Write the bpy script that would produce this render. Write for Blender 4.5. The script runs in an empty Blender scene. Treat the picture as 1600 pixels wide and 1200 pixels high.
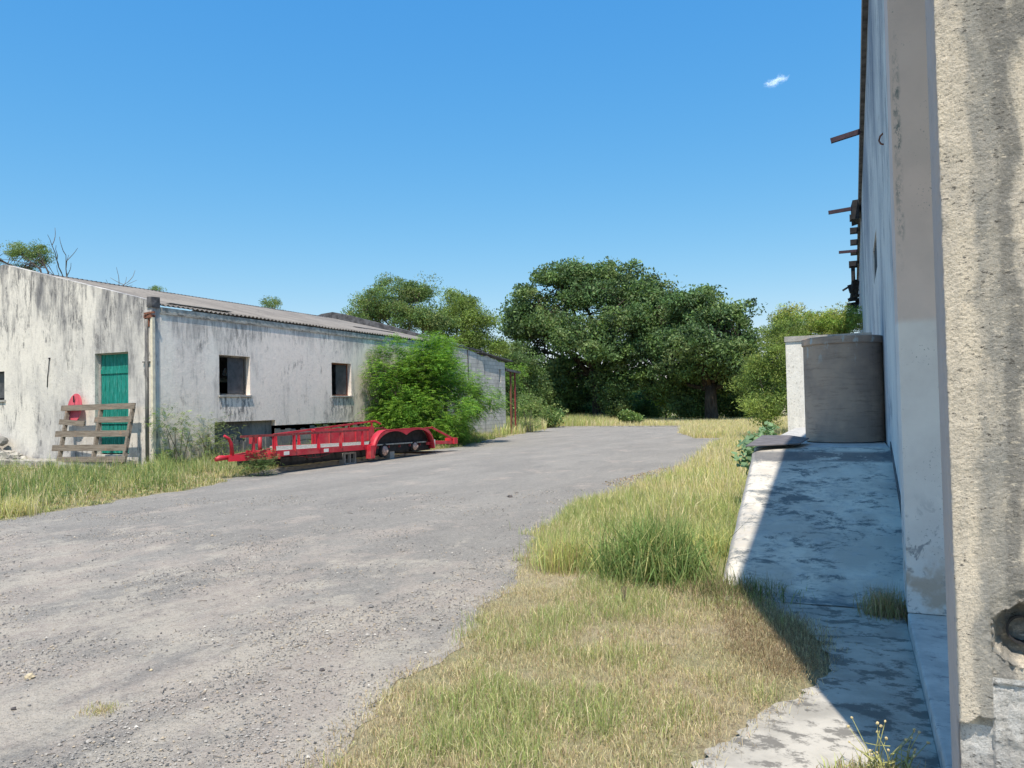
import bpy, math, random
import numpy as np
from mathutils import Vector, noise, Matrix
R = math.radians
random.seed(7); rng = np.random.default_rng(7)
scene = bpy.context.scene
col = scene.collection

# ---------------------------------------------------------------- camera
F = 1200.0; HC = 1.6; YAW, PITCH, ROLL = R(24.0), R(1.6), 0.02
fw = Vector((-math.sin(YAW)*math.cos(PITCH), math.cos(YAW)*math.cos(PITCH), math.sin(PITCH)))
r0 = Vector((math.cos(YAW), math.sin(YAW), 0)); u0 = r0.cross(fw)
rt = math.cos(ROLL)*r0 - math.sin(ROLL)*u0; up = math.cos(ROLL)*u0 + math.sin(ROLL)*r0
cam_d = bpy.data.cameras.new('camera'); cam = bpy.data.objects.new('camera', cam_d); col.objects.link(cam)
cam.matrix_world = Matrix(((rt.x, up.x, -fw.x, 0), (rt.y, up.y, -fw.y, 0), (rt.z, up.z, -fw.z, HC), (0, 0, 0, 1)))
cam_d.sensor_width = 36; cam_d.lens = 36*F/1600; cam_d.clip_end = 9000; cam_d.clip_start = 0.05
scene.camera = cam

# ---------------------------------------------------------------- light
SUN_EL = 64.0; SUN_AZ = 161.0          # azimuth clockwise from +Y
world = bpy.data.worlds.new('World'); scene.world = world; world.use_nodes = True
wn = world.node_tree; bg = wn.nodes['Background']
sky = wn.nodes.new('ShaderNodeTexSky'); sky.sky_type = 'NISHITA'; sky.sun_disc = False
sky.sun_elevation = R(SUN_EL); sky.sun_rotation = R(SUN_AZ); sky.air_density = 1.0; sky.dust_density = 0.4; sky.ozone_density = 1.5
hs = wn.nodes.new('ShaderNodeHueSaturation'); hs.inputs['Saturation'].default_value = 1.28
tint = wn.nodes.new('ShaderNodeMix'); tint.data_type = 'RGBA'; tint.blend_type = 'MULTIPLY'; tint.inputs[0].default_value = 1; tint.inputs[7].default_value = (.86, 1.0, 1.02, 1)
wn.links.new(sky.outputs[0], hs.inputs['Color']); wn.links.new(hs.outputs[0], tint.inputs[6]); sp_ = wn.nodes.new('ShaderNodeSeparateColor'); cb_ = wn.nodes.new('ShaderNodeCombineColor'); wn.links.new(tint.outputs[2], sp_.inputs[0])
for k, (pw, sc) in enumerate(((.989, .766), (.61, 1.191), (.266, 2.465))):      # the phone's rendering of a clear blue sky
    a_ = wn.nodes.new('ShaderNodeMath'); a_.operation = 'POWER'; a_.inputs[1].default_value = pw; b_ = wn.nodes.new('ShaderNodeMath'); b_.operation = 'MULTIPLY'; b_.inputs[1].default_value = sc
    wn.links.new(sp_.outputs[k], a_.inputs[0]); wn.links.new(a_.outputs[0], b_.inputs[0]); wn.links.new(b_.outputs[0], cb_.inputs[k])
wn.links.new(cb_.outputs[0], bg.inputs[0]); bg.inputs[1].default_value = 0.15
sd = bpy.data.lights.new('sun', 'SUN'); sd.energy = 3.8; sd.angle = R(0.53); sd.color = (1.0, 0.90, 0.77)
so = bpy.data.objects.new('sun', sd); col.objects.link(so)
tosun = Vector((math.sin(R(SUN_AZ))*math.cos(R(SUN_EL)), math.cos(R(SUN_AZ))*math.cos(R(SUN_EL)), math.sin(R(SUN_EL))))
so.rotation_euler = tosun.to_track_quat('Z', 'Y').to_euler()
scene.view_settings.view_transform = 'Standard'; scene.view_settings.look = 'None'
scene.view_settings.exposure = 0.62; scene.view_settings.gamma = 1.0
scene.cycles.transparent_max_bounces = 64
scene.render.resolution_x = 1024; scene.render.resolution_y = 768

def ray(x, y): return fw*F + rt*(x-800) + up*(600-y)
def at(x, y, z=0.0):
    d = ray(x, y); return Vector((0, 0, HC)) + d*((z-HC)/d.z)
def atx(x, y, X):
    d = ray(x, y); return Vector((0, 0, HC)) + d*(X/d.x)
def aty(x, y, Y):
    d = ray(x, y); return Vector((0, 0, HC)) + d*(Y/d.y)

# ---------------------------------------------------------------- object helpers
def tag(o, label=None, cat=None, group=None, kind=None):
    if label: o['label'] = label
    if cat: o['category'] = cat
    if group: o['group'] = group
    if kind: o['kind'] = kind
    return o
def thing(name, label, cat, loc=(0, 0, 0), group=None):
    o = bpy.data.objects.new(name, None); col.objects.link(o); o.location = loc; o.empty_display_size = .2
    return tag(o, label, cat, group)
def wloc(o):
    v = Vector((0, 0, 0))
    while o: v += o.location; o = o.parent
    return v
def link(name, me, mat, parent=None, origin=None):
    """vertices are given in world metres"""
    if parent is not None: off = wloc(parent)
    elif origin is not None: off = Vector(origin)
    else: off = Vector((0, 0, 0))
    if off.length > 0: me.transform(Matrix.Translation(-off))
    if isinstance(mat, (list, tuple)):
        for m in mat: me.materials.append(m)
    else: me.materials.append(mat)
    o = bpy.data.objects.new(name, me); col.objects.link(o)
    if parent is not None: o.parent = parent
    elif origin is not None: o.location = origin
    return o
class MB:
    def __init__(s): s.v = []; s.f = []; s.sm = []; s.mi = []; s.cur = 0
    def add(s, vs, fs, smooth=False):
        b = len(s.v); s.v += [tuple(v) for v in vs]
        for f in fs: s.f.append([i+b for i in f]); s.sm.append(smooth); s.mi.append(s.cur)
    def box(s, a, b, jit=0.0):
        x0, y0, z0 = a; x1, y1, z1 = b
        vs = [(x, y, z) for z in (z0, z1) for y in (y0, y1) for x in (x0, x1)]
        if jit: vs = [tuple(c+random.uniform(-jit, jit) for c in v) for v in vs]
        s.add(vs, [(0, 2, 3, 1), (4, 5, 7, 6), (0, 1, 5, 4), (2, 6, 7, 3), (0, 4, 6, 2), (1, 3, 7, 5)])
    def bar(s, p, q, w, h, upv=(0, 0, 1), tw=None):
        """box beam from p to q, w across, h along upv"""
        p = Vector(p); q = Vector(q); d = (q-p).normalized(); u = Vector(upv); u = (u-d*u.dot(d)).normalized(); r = d.cross(u)
        w2 = tw if tw else w
        vs = []
        for (c, ww) in ((p, w), (q, w2)):
            for sx, sy in ((-1, -1), (1, -1), (1, 1), (-1, 1)): vs.append(c + r*sx*ww/2 + u*sy*h/2)
        s.add(vs, [(0, 3, 2, 1), (4, 5, 6, 7), (0, 1, 5, 4), (1, 2, 6, 5), (2, 3, 7, 6), (3, 0, 4, 7)])
    def tube(s, pts, rad, n=8, caps=True):
        pts = [Vector(p) for p in pts]
        if not isinstance(rad, (list, tuple)): rad = [rad]*len(pts)
        vs = []; prev = None
        for i, p in enumerate(pts):
            d = (pts[min(i+1, len(pts)-1)] - pts[max(i-1, 0)]).normalized()
            a = prev if prev is not None else (Vector((0, 0, 1)) if abs(d.z) < .9 else Vector((1, 0, 0)))
            a = (a - d*a.dot(d)).normalized(); prev = a; b = d.cross(a)
            for k in range(n):
                t = 2*math.pi*k/n; vs.append(p + (a*math.cos(t)+b*math.sin(t))*rad[i])
        fs = []
        for i in range(len(pts)-1):
            for k in range(n):
                k2 = (k+1) % n; fs.append((i*n+k, i*n+k2, (i+1)*n+k2, (i+1)*n+k))
        s.add(vs, fs, True)
        if caps:
            b = len(s.v)-len(vs)
            s.f.append([b+k for k in range(n)][::-1]); s.sm.append(False); s.mi.append(s.cur)
            s.f.append([b+(len(pts)-1)*n+k for k in range(n)]); s.sm.append(False); s.mi.append(s.cur)
    def prism(s, poly, d):
        """poly: list of 3d points; extruded by vector d"""
        n = len(poly); d = Vector(d); a = [Vector(p) for p in poly]; vs = a + [p+d for p in a]
        s.add(vs, [list(range(n))[::-1], [n+i for i in range(n)]] + [(i, (i+1) % n, n+(i+1) % n, n+i) for i in range(n)])
    def rock(s, c, r, flat=.7, sub=1, seed=0):
        import bmesh
        bm = bmesh.new(); bmesh.ops.create_icosphere(bm, subdivisions=sub, radius=1.0)
        vs = []
        for v in bm.verts:
            k = 1 + .45*noise.noise(v.co*1.3 + Vector((seed*7.1, seed*3.3, 0)))
            vs.append((c[0]+v.co.x*r*k, c[1]+v.co.y*r*k*.85, c[2]+v.co.z*r*k*flat))
        fs = [[v.index for v in f.verts] for f in bm.faces]; bm.free()
        s.add(vs, fs, False)
    def build(s, name, mat, parent=None, origin=None, bevel=0.0):
        me = bpy.data.meshes.new(name); me.from_pydata(s.v, [], s.f); 
        me.polygons.foreach_set('use_smooth', s.sm); me.polygons.foreach_set('material_index', s.mi)
        o = link(name, me, mat, parent, origin)
        import bmesh
        bm = bmesh.new(); bm.from_mesh(me); bmesh.ops.recalc_face_normals(bm, faces=bm.faces); bm.to_mesh(me); bm.free()
        me.update()
        if bevel:
            m = o.modifiers.new('bevel', 'BEVEL'); m.width = bevel; m.segments = 2; m.limit_method = 'ANGLE'; m.angle_limit = R(40)
        return o
def np_mesh(name, V, T, C=None, smooth=False):
    """V (n,3), T (m,k) equal sided faces, C (n,3) vertex colours"""
    me = bpy.data.meshes.new(name); V = np.asarray(V, np.float32); T = np.asarray(T, np.int32)
    k = T.shape[1]
    me.vertices.add(len(V)); me.vertices.foreach_set('co', V.ravel())
    me.loops.add(T.size); me.loops.foreach_set('vertex_index', T.ravel())
    me.polygons.add(len(T)); me.polygons.foreach_set('loop_start', np.arange(0, T.size, k, dtype=np.int32))
    me.polygons.foreach_set('use_smooth', np.full(len(T), smooth))
    if C is not None:
        a = me.color_attributes.new('Col', 'FLOAT_COLOR', 'POINT')
        a.data.foreach_set('color', np.concatenate([C, np.ones((len(C), 1))], 1).astype(np.float32).ravel())
    me.update(calc_edges=True)
    return me

# ---------------------------------------------------------------- materials
class Mat:
    def __init__(s, name, rough=.85, metal=0.0, spec=.3):
        s.m = bpy.data.materials.new(name); s.m.use_nodes = True; s.t = s.m.node_tree; s.p = s.t.nodes['Principled BSDF']
        s.p.inputs['Roughness'].default_value = rough; s.p.inputs['Metallic'].default_value = metal; s.p.inputs['Specular IOR Level'].default_value = spec
        s.pos = s.n('ShaderNodeNewGeometry').outputs['Position']
    def n(s, t): return s.t.nodes.new(t)
    def l(s, a, b): s.t.links.new(a, b)
    def vec(s, sx, sy, sz, off=(0, 0, 0)):
        n = s.n('ShaderNodeMapping'); n.inputs['Scale'].default_value = (sx, sy, sz); n.inputs['Location'].default_value = off
        s.l(s.pos, n.inputs['Vector']); return n.outputs[0]
    def noise(s, scale, detail=6, rough=.6, vec=None, dist=0.0):
        n = s.n('ShaderNodeTexNoise'); n.inputs['Scale'].default_value = scale; n.inputs['Detail'].default_value = detail
        n.inputs['Roughness'].default_value = rough; n.inputs['Distortion'].default_value = dist
        s.l(vec if vec is not None else s.pos, n.inputs['Vector']); return n.outputs['Fac']
    def vor(s, scale, vec=None, out='Distance'):
        n = s.n('ShaderNodeTexVoronoi'); n.inputs['Scale'].default_value = scale
        s.l(vec if vec is not None else s.pos, n.inputs['Vector']); return n.outputs[out]
    def ramp(s, fac, a, b, lo=0.0, hi=1.0):
        n = s.n('ShaderNodeMapRange'); n.interpolation_type = 'SMOOTHSTEP'
        n.inputs['From Min'].default_value = a; n.inputs['From Max'].default_value = b
        n.inputs['To Min'].default_value = lo; n.inputs['To Max'].default_value = hi
        s.l(fac, n.inputs['Value']); return n.outputs[0]
    def math(s, op, a, b=None):
        n = s.n('ShaderNodeMath'); n.operation = op
        for i, v in enumerate((a, b)):
            if v is None: continue
            if isinstance(v, (int, float)): n.inputs[i].default_value = v
            else: s.l(v, n.inputs[i])
        return n.outputs[0]
    def mix(s, fac, a, b, mode='MIX'):
        n = s.n('ShaderNodeMix'); n.data_type = 'RGBA'; n.blend_type = mode
        for v, i in ((fac, 0), (a, 6), (b, 7)):
            if isinstance(v, (int, float)): n.inputs[i].default_value = v
            elif isinstance(v, (tuple, list)): n.inputs[i].default_value = (*v, 1)
            else: s.l(v, n.inputs[i])
        return n.outputs[2]
    def axis(s, k):
        n = s.n('ShaderNodeSeparateXYZ'); s.l(s.pos, n.inputs[0]); return n.outputs[k]
    def color(s, c):
        if isinstance(c, (tuple, list)): s.p.inputs['Base Color'].default_value = (*c, 1)
        else: s.l(c, s.p.inputs['Base Color'])
    def bump(s, h, strength=.5, dist=.01, prev=None):
        n = s.n('ShaderNodeBump'); n.inputs['Strength'].default_value = strength; n.inputs['Distance'].default_value = dist
        s.l(h, n.inputs['Height'])
        if prev is not None: s.l(prev, n.inputs['Normal'])
        s.l(n.outputs[0], s.p.inputs['Normal']); return n.outputs[0]
def simple(name, c, rough=.7, metal=0.0, var=.25, scale=8, bump=.2, spec=.3, bd=.005):
    m = Mat(name, rough, metal, spec)
    f = m.ramp(m.noise(scale), .3, .7)
    m.color(m.mix(f, tuple(x*(1-var) for x in c), tuple(min(1, x*(1+var)) for x in c)))
    if bump: m.bump(m.noise(scale*6), bump, bd)
    return m.m

def plaster(name, base, alt, dark, top=4.5, topw=1.6, dirt=1.0, seed=0.0, low=None, z0=0.0, sill=()):
    m = Mat(name, .95, spec=.1)
    o = (seed, seed*1.7, seed*.3)
    big = m.noise(.55, 5, .6, m.vec(1, 1, .6, o)); fine = m.noise(9, 8, .7, m.vec(1, 1, .8, o))
    streak = m.noise(2.2, 8, .72, m.vec(1, 1, .22, o), .4); streak2 = m.noise(8, 7, .75, m.vec(1, 1, .16, o), .3)
    speck = m.noise(28, 5, .8, m.vec(1, 1, .6, o))
    c = m.mix(m.ramp(big, .38, .62), base, alt)
    c = m.mix(m.ramp(fine, .40, .75, 0, .35), c, tuple(x*.78 for x in alt))
    hz = m.ramp(m.axis(2), top-topw, top+.3)
    g = m.math('ADD', m.math('MULTIPLY', streak, .6), m.math('MULTIPLY', streak2, .4))
    g = m.math('ADD', g, m.math('MULTIPLY', hz, .13))
    g = m.math('ADD', g, m.math('MULTIPLY', m.math('SUBTRACT', big, .5), .45))
    g = m.ramp(g, .50, .72, 0, .74*dirt)
    c = m.mix(g, c, dark)
    sp = m.math('MULTIPLY', m.ramp(speck, .56, .68), m.ramp(m.noise(1.3, 4, .6, m.vec(1, 1, .35, (seed+9, 3, 1))), .46, .66, 0, .85))
    c = m.mix(sp, c, tuple(x*.55 for x in dark))
    run = m.noise(9, 7, .85, m.vec(1, 1, .16, (seed+2, 5, 0)), .2); blot = m.noise(1.1, 7, .75, m.vec(1, 1, .7, (seed+6, 1, 4)), .6)
    c = m.mix(m.math('MULTIPLY', m.ramp(run, .50, .59), m.ramp(m.math('ADD', blot, m.math('MULTIPLY', hz, .12)), .50, .62, 0, .72*dirt)), c, tuple(x*.7 for x in dark))
    c = m.mix(m.ramp(blot, .58, .70, 0, .5*dirt), c, dark)
    c = m.mix(m.ramp(m.noise(.9, 5, .6, m.vec(1, 1, .3, (seed+3, 8, 2))), .54, .70, 0, .5), c, tuple(min(1, x*1.12) for x in base))
    if sill: # runs of black mould below the two window sills and along the eaves
        for y0_ in sill:
            msk = m.math('MULTIPLY', m.math('MULTIPLY', m.ramp(m.axis(1), y0_-.85, y0_-.6), m.ramp(m.axis(1), y0_+.95, y0_+.6)), m.math('MULTIPLY', m.ramp(m.axis(2), 1.0, 1.7, .3, 1), m.ramp(m.axis(2), 2.12, 2.04)))
            c = m.mix(m.math('MULTIPLY', msk, m.ramp(m.noise(7, 8, .85, m.vec(1, 1, .3, (1, 2, 3))), .46, .58, 0, .9)), c, (.13, .13, .13))
    lowz = m.ramp(m.axis(2), z0+.9, z0+.1)
    c = m.mix(m.math('MULTIPLY', lowz, m.ramp(m.noise(4, 6, .7), .45, .62, 0, .7)), c, low or tuple(x*1.3 for x in dark))
    m.color(c)
    b = m.bump(m.noise(5, 6, .65), .35, .03); m.bump(speck, .8, .012, b)
    return m.m
M = {}
M['gable'] = plaster('weathered_cream_plaster', (.78, .74, .665), (.56, .54, .51), (.155, .155, .165), top=5.4, topw=2.6, dirt=1.2)
M['longwall'] = plaster('weathered_pink_grey_plaster', (.95, .84, .74), (.88, .80, .72), (.15, .148, .145), top=4.25, topw=.7, dirt=.82, seed=4, sill=(18.55, 24.05))
M['base'] = plaster('rough_stone_base', (.34, .33, .30), (.22, .22, .21), (.06, .06, .07), top=2, seed=7)
M['sidewall'] = plaster('white_washed_plaster', (.70, .72, .70), (.58, .60, .61), (.20, .24, .30), top=7.8, topw=6, dirt=1.15, seed=13)
M['farwhite'] = plaster('dock_white_plaster', (.86, .85, .80), (.76, .74, .68), (.38, .37, .33), top=3.4, topw=.5, dirt=.7, seed=21)

def pilaster_mat():
    m = Mat('pink_over_white_plaster', .92, spec=.12)
    z = m.axis(2); w = m.noise(3, 4, .6)
    edge = m.math('ADD', z, m.math('MULTIPLY', w, .05))
    pink = m.mix(m.ramp(m.noise(3, 6, .6), .35, .7), (.68, .57, .51), (.60, .51, .46))
    white = m.mix(m.ramp(m.noise(2.2, 6, .6), .35, .7), (.74, .74, .72), (.62, .61, .60))
    c = m.mix(m.ramp(edge, 2.13, 2.19, 0, .85), white, pink)
    # worn plaster flaking near the foot
    fl = m.math('MULTIPLY', m.ramp(z, 1.0, .55), m.ramp(m.noise(8, 6, .65, dist=.6), .53, .60))
    c = m.mix(fl, c, (.30, .32, .34))
    fl2 = m.math('MULTIPLY', m.ramp(z, .65, .3), m.ramp(m.noise(5, 4, .6), .42, .6))
    c = m.mix(fl2, c, (.48, .40, .33))
    sp = m.math('MULTIPLY', m.math('MULTIPLY', m.ramp(m.noise(22, 6, .8, m.vec(1, 1, .5)), .47, .60), m.math('MULTIPLY', m.ramp(m.axis(0), .300, .315), m.ramp(m.axis(0), .365, .335))), m.math('MULTIPLY', m.ramp(z, 2.4, 3.0), m.ramp(m.noise(1.6, 4), .40, .56)))
    sp = m.math('MAXIMUM', sp, m.math('MULTIPLY', m.ramp(m.noise(60, 3, .7), .62, .70), m.ramp(m.noise(2.5, 3), .5, .62)))
    c = m.mix(sp, c, (.16, .20, .20)); m.color(c)
    b = m.bump(m.noise(14, 5, .6), .25, .01); m.bump(m.noise(70, 4), .35, .003, b)
    return m.m
M['pilaster'] = pilaster_mat()
def roughcast(name, c1, c2, c3, col=False):
    m = Mat(name, .97, spec=.05)
    st = m.noise(12, 6, .65, m.vec(1, 1, .14), .3); st2 = m.noise(4.5, 6, .65, m.vec(1, 1, .35, (4, 0, 2)), .5)
    c = m.mix(m.ramp(st, .40, .60), c1, c2)
    c = m.mix(m.ramp(st2, .47, .60, 0, .8), c, c3)
    c = m.mix(m.ramp(m.noise(160, 3, .7), .52, .66, 0, .55), c, tuple(x*.45 for x in c3))
    if col:   # a broad grey weather stain running down the face
        xx = m.math('ADD', m.axis(0), m.math('MULTIPLY', m.math('SUBTRACT', m.noise(3.2, 6, .65, m.vec(1, 1, .55, (4, 4, 1)), .4), .5), .30))
        stn = m.math('MULTIPLY', m.ramp(xx, .355, .395), m.ramp(xx, .545, .50))
        c = m.mix(m.math('MULTIPLY', stn, m.ramp(m.noise(9, 6, .7, m.vec(1, 1, .3)), .30, .62, .35, 1)), c, (.33, .32, .29))
        c = m.mix(m.math('MULTIPLY', m.math('MULTIPLY', m.ramp(xx, .445, .47), m.ramp(xx, .53, .50)), .6), c, (.20, .195, .18))
    pit = m.noise(58, 4, .75, m.vec(.7, .7, 1.5, (3, 1, 8))); pz = m.ramp(m.noise(6, 4, .6), .38, .60, .25, 1)
    c = m.mix(m.math('MULTIPLY', m.ramp(pit, .58, .64), pz), c, (.10, .095, .085))
    c = m.mix(m.ramp(m.noise(55, 4, .75, m.vec(.6, .6, 1.3, (8, 1, 8))), .56, .70, 0, .5), c, tuple(min(1, x*1.3) for x in c1))
    m.color(c); b = m.bump(m.noise(90, 5, .75), .9, .008); m.bump(m.noise(260, 3, .7), .9, .004, b)
    return m.m
M['roughcast'] = roughcast('roughcast_plaster', (.74, .655, .52), (.64, .575, .47), (.50, .46, .40), True)
M['strip'] = roughcast('cream_edge_plaster', (.74, .67, .56), (.66, .60, .52), (.56, .53, .48))
M['pinkside'] = plaster('smooth_pinkish_plaster', (.58, .50, .45), (.50, .44, .41), (.30, .28, .27), top=9, topw=1, dirt=.3, seed=31)
M['coarse'] = roughcast('coarse_mortar', (.62, .62, .60), (.52, .50, .46), (.40, .39, .37))

def ramp_mat():
    m = Mat('worn_whitewash_concrete', .93, spec=.12)
    v = m.vec(1, 1.25, 1); z = m.axis(2)
    c = m.mix(m.ramp(m.noise(1.6, 6, .6), .38, .62), (.70, .65, .555), (.50, .465, .405))
    c = m.mix(m.ramp(m.noise(7, 7, .7, v), .50, .62, 0, .35), c, (.46, .47, .47))
    pat = m.noise(2.3, 10, .80, m.vec(.9, 1.3, 1, (3, 1, 0)), .25)
    c = m.mix(m.ramp(pat, .505, .60, 0, .88), c, (.12, .14, .15))
    c = m.mix(m.math('MULTIPLY', m.ramp(m.noise(11, 8, .8, m.vec(.8, 1.6, 1)), .50, .62), m.ramp(m.noise(1.4, 4, .6, m.vec(1, 1, 1, (8, 8, 8))), .40, .60, 0, .6)), c, (.22, .235, .24))
    band = m.math('MULTIPLY', m.ramp(z, .86, .885), m.ramp(z, .985, .955))
    band = m.math('MULTIPLY', band, m.ramp(m.noise(6, 6, .7, m.vec(.5, 1, 1)), .36, .46, 0, .88))
    c = m.mix(band, c, (.15, .15, .155))
    edge = m.math('ADD', m.math('ADD', m.axis(0), m.math('MULTIPLY', m.axis(1), .03)), m.math('MULTIPLY', m.noise(14, 5, .75), .09))
    c = m.mix(m.ramp(edge, -.79, -.82, 0, .8), c, (.33, .32, .30))
    low = m.math('MULTIPLY', m.ramp(m.axis(1), 6.9, 6.3), m.ramp(m.noise(3.3, 6, .65), .42, .58, 0, .85))
    c = m.mix(low, c, (.16, .18, .19))
    m.color(c); b = m.bump(m.noise(9, 7, .7), .4, .02); m.bump(m.noise(60, 4, .7), .4, .004, b)
    return m.m
M['ramp'] = ramp_mat()
def conc(name, a, b, d, sc=3, k=.58):
    m = Mat(name, .93, spec=.12)
    c = m.mix(m.ramp(m.noise(sc, 6, .62), .36, .64), a, b)
    c = m.mix(m.ramp(m.noise(sc*2.3, 8, .72, m.vec(1, 1.3, 1, (5, 2, 0))), k, k+.08, 0, .8), c, d)
    c = m.mix(m.ramp(m.noise(45, 5, .75), .60, .72, 0, .5), c, d)
    m.color(c); q = m.bump(m.noise(sc*5, 7, .7), .4, .015); m.bump(m.noise(80, 4, .7), .4, .004, q)
    return m.m
M['slab'] = conc('pale_dusty_concrete', (.50, .475, .42), (.33, .315, .28), (.13, .125, .115), 2.2, .50)
M['ledge'] = conc('painted_blue_grey_ledge', (.56, .555, .53), (.42, .42, .41), (.26, .26, .27), 5, .55)
M['greyconc'] = conc('grey_concrete', (.44, .43, .40), (.34, .33, .31), (.16, .16, .16), 4)
M['block'] = None
def block_mat():
    m = Mat('concrete_block_masonry', .95, spec=.1)
    tc = m.n('ShaderNodeCombineXYZ'); sp = m.n('ShaderNodeSeparateXYZ'); m.l(m.pos, sp.inputs[0]); m.l(m.math('ADD', sp.outputs[0], sp.outputs[1]), tc.inputs[0]); m.l(sp.outputs[2], tc.inputs[1])
    b = m.n('ShaderNodeTexBrick'); m.l(tc.outputs[0], b.inputs['Vector']); b.inputs['Scale'].default_value = 1
    b.inputs['Brick Width'].default_value = .4; b.inputs['Row Height'].default_value = .2; b.inputs['Mortar Size'].default_value = .012
    b.inputs['Color1'].default_value = (.62, .59, .53, 1); b.inputs['Color2'].default_value = (.50, .48, .43, 1); b.inputs['Mortar'].default_value = (.34, .33, .30, 1)
    st = m.noise(2.5, 6, .7, m.vec(1, 1, .25))
    m.color(m.mix(m.ramp(st, .52, .68, 0, .7), b.outputs['Color'], (.17, .17, .17)))
    m.bump(b.outputs['Fac'], -.5, .01)
    return m.m
M['block'] = block_mat()
def tank_mat():
    m = Mat('brown_stained_concrete', .9, spec=.15)
    a = m.noise(9, 8, .75, m.vec(.35, .35, 3.0), .3); b = m.noise(2.2, 5, .6)
    c = m.mix(m.ramp(b, .35, .65), (.46, .35, .27), (.33, .26, .215))
    c = m.mix(m.ramp(a, .50, .72, 0, .6), c, (.13, .095, .08))
    c = m.mix(m.math('MULTIPLY', m.ramp(m.noise(9, 4, .6, m.vec(1.2, 1.2, .5, (1, 5, 2))), .60, .68), m.ramp(m.axis(2), 2.0, 2.4)), c, (.45, .47, .45))
    m.color(c); q = m.bump(m.noise(7, 6, .7, m.vec(.6, .6, 4)), .4, .015); m.bump(m.noise(70, 4), .3, .004, q)
    return m.m
M['tank'] = tank_mat()
def ground_mat(name, road):
    m = Mat(name, .97, spec=.08)
    if road:
        c = m.mix(m.ramp(m.noise(.5, 8, .7, m.vec(1.5, .6, 1)), .36, .64), (.235, .225, .208), (.300, .286, .260))
        near = m.ramp(m.axis(1), 11, 3.5, -.03, .11)
        warm = m.noise(.8, 9, .72, m.vec(1.2, .8, 1, (7, 3, 0)), .2)
        c = m.mix(m.ramp(m.math('ADD', warm, near), .50, .66, 0, .8), c, (.42, .365, .315))
        tan = m.noise(1.6, 11, .78, m.vec(1.15, .75, 1, (2, 9, 0)), .15)
        c = m.mix(m.ramp(m.math('ADD', tan, near), .55, .68, 0, .7), c, (.50, .455, .38))
        c = m.mix(m.ramp(m.noise(1.3, 9, .74, m.vec(1.5, .35, 1, (1, 4, 0)), .15), .54, .66, 0, .55), c, (.19, .187, .18))
        for k, (sc, am) in enumerate(((7, .22), (19, .38), (48, .62), (110, .75))):
            c = m.mix(m.ramp(m.noise(sc, 3, .75, m.vec(1, 1, 1, (k*3, 5, k))), .53, .66, 0, am), c, (.135, .13, .122))
            c = m.mix(m.ramp(m.noise(sc*1.15, 3, .75, m.vec(1, 1, 1, (k*5, 1, 9-k))), .56, .68, 0, am*.8), c, (.56, .53, .47))
        m.color(c)
        b = m.bump(m.noise(18, 5, .8), .5, .02); m.bump(m.noise(60, 4, .85), .9, .012, b)
    else:
        c = m.mix(m.ramp(m.noise(.8, 6, .65), .38, .62), (.36, .31, .21), (.28, .27, .15))
        c = m.mix(m.ramp(m.noise(18, 6, .75), .48, .66, 0, .7), c, (.17, .135, .085))
        c = m.mix(m.ramp(m.noise(60, 4, .75), .55, .68, 0, .7), c, (.50, .44, .32))
        m.color(c); b = m.bump(m.noise(8, 5, .7), .6, .05); m.bump(m.noise(60, 5, .8), .9, .012, b)
    return m.m
M['road'] = ground_mat('compacted_gravel', True); M['soil'] = ground_mat('dry_soil', False)
def red_paint():
    m = Mat('faded_red_paint', .5, spec=.4)
    c = m.mix(m.ramp(m.noise(3, 5), .35, .7), (.56, .022, .045), (.42, .018, .034))
    c = m.mix(m.ramp(m.noise(26, 5, .7), .57, .68, 0, .8), c, (.20, .06, .045))
    c = m.mix(m.ramp(m.noise(1.8, 6, .7), .46, .66, 0, .45), c, (.50, .15, .13))
    c = m.mix(m.ramp(m.noise(9, 6, .8, m.vec(1, .5, 1)), .56, .66, 0, .5), c, (.26, .13, .10))
    m.color(c); m.bump(m.noise(30, 4), .15, .004); return m.m
M['red'] = red_paint()
M['darkred'] = simple('rusty_dark_red_steel', (.23, .045, .045), .7, var=.4, scale=12)
M['rust'] = simple('rusty_steel', (.20, .085, .055), .85, var=.45, scale=20)
M['hub'] = simple('rusty_hub', (.60, .42, .36), .6, .1, var=.5, scale=30)
M['black'] = simple('black_rubbery_metal', (.025, .025, .027), .8, var=.4)
M['purple'] = simple('maroon_painted_steel', (.05, .03, .042), .6, var=.3, scale=14)
M['white'] = simple('white_reflector', (.78, .78, .74), .4, var=.1)
M['deck'] = simple('weathered_deck_board', (.42, .41, .37), .9, var=.35, scale=12)
def wood_mat():
    m = Mat('weathered_grey_wood', .9, spec=.1)
    c = m.mix(m.ramp(m.noise(7, 7, .7, m.vec(.35, 1, 4)), .35, .68), (.25, .215, .175), (.14, .115, .09))
    c = m.mix(m.ramp(m.noise(5, 3), .6, .7, 0, .5), c, (.34, .20, .13))
    m.color(c); m.bump(m.noise(10, 6, .7, m.vec(.4, 1, 6)), .5, .01); return m.m
M['wood'] = wood_mat()
def door_mat():
    m = Mat('weathered_green_paint', .7, spec=.25)
    v = m.vec(9, 1, .9); c = m.mix(m.ramp(m.noise(2.5, 6, .65, v), .38, .62), (.008, .17, .13), (.018, .27, .22))
    c = m.mix(m.ramp(m.noise(4.2, 7, .7, m.vec(7, 1, .8, (3, 3, 1))), .54, .64, 0, .7), c, (.16, .42, .37))
    m.color(c); m.bump(m.noise(20, 4, .7, v), .3, .006); return m.m
M['door'] = door_mat()
M['disc'] = simple('faded_red_disc', (.58, .10, .13), .6, var=.2, scale=6)
M['cream'] = simple('cream_vehicle_paint', (.72, .66, .50), .5, var=.08)
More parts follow.
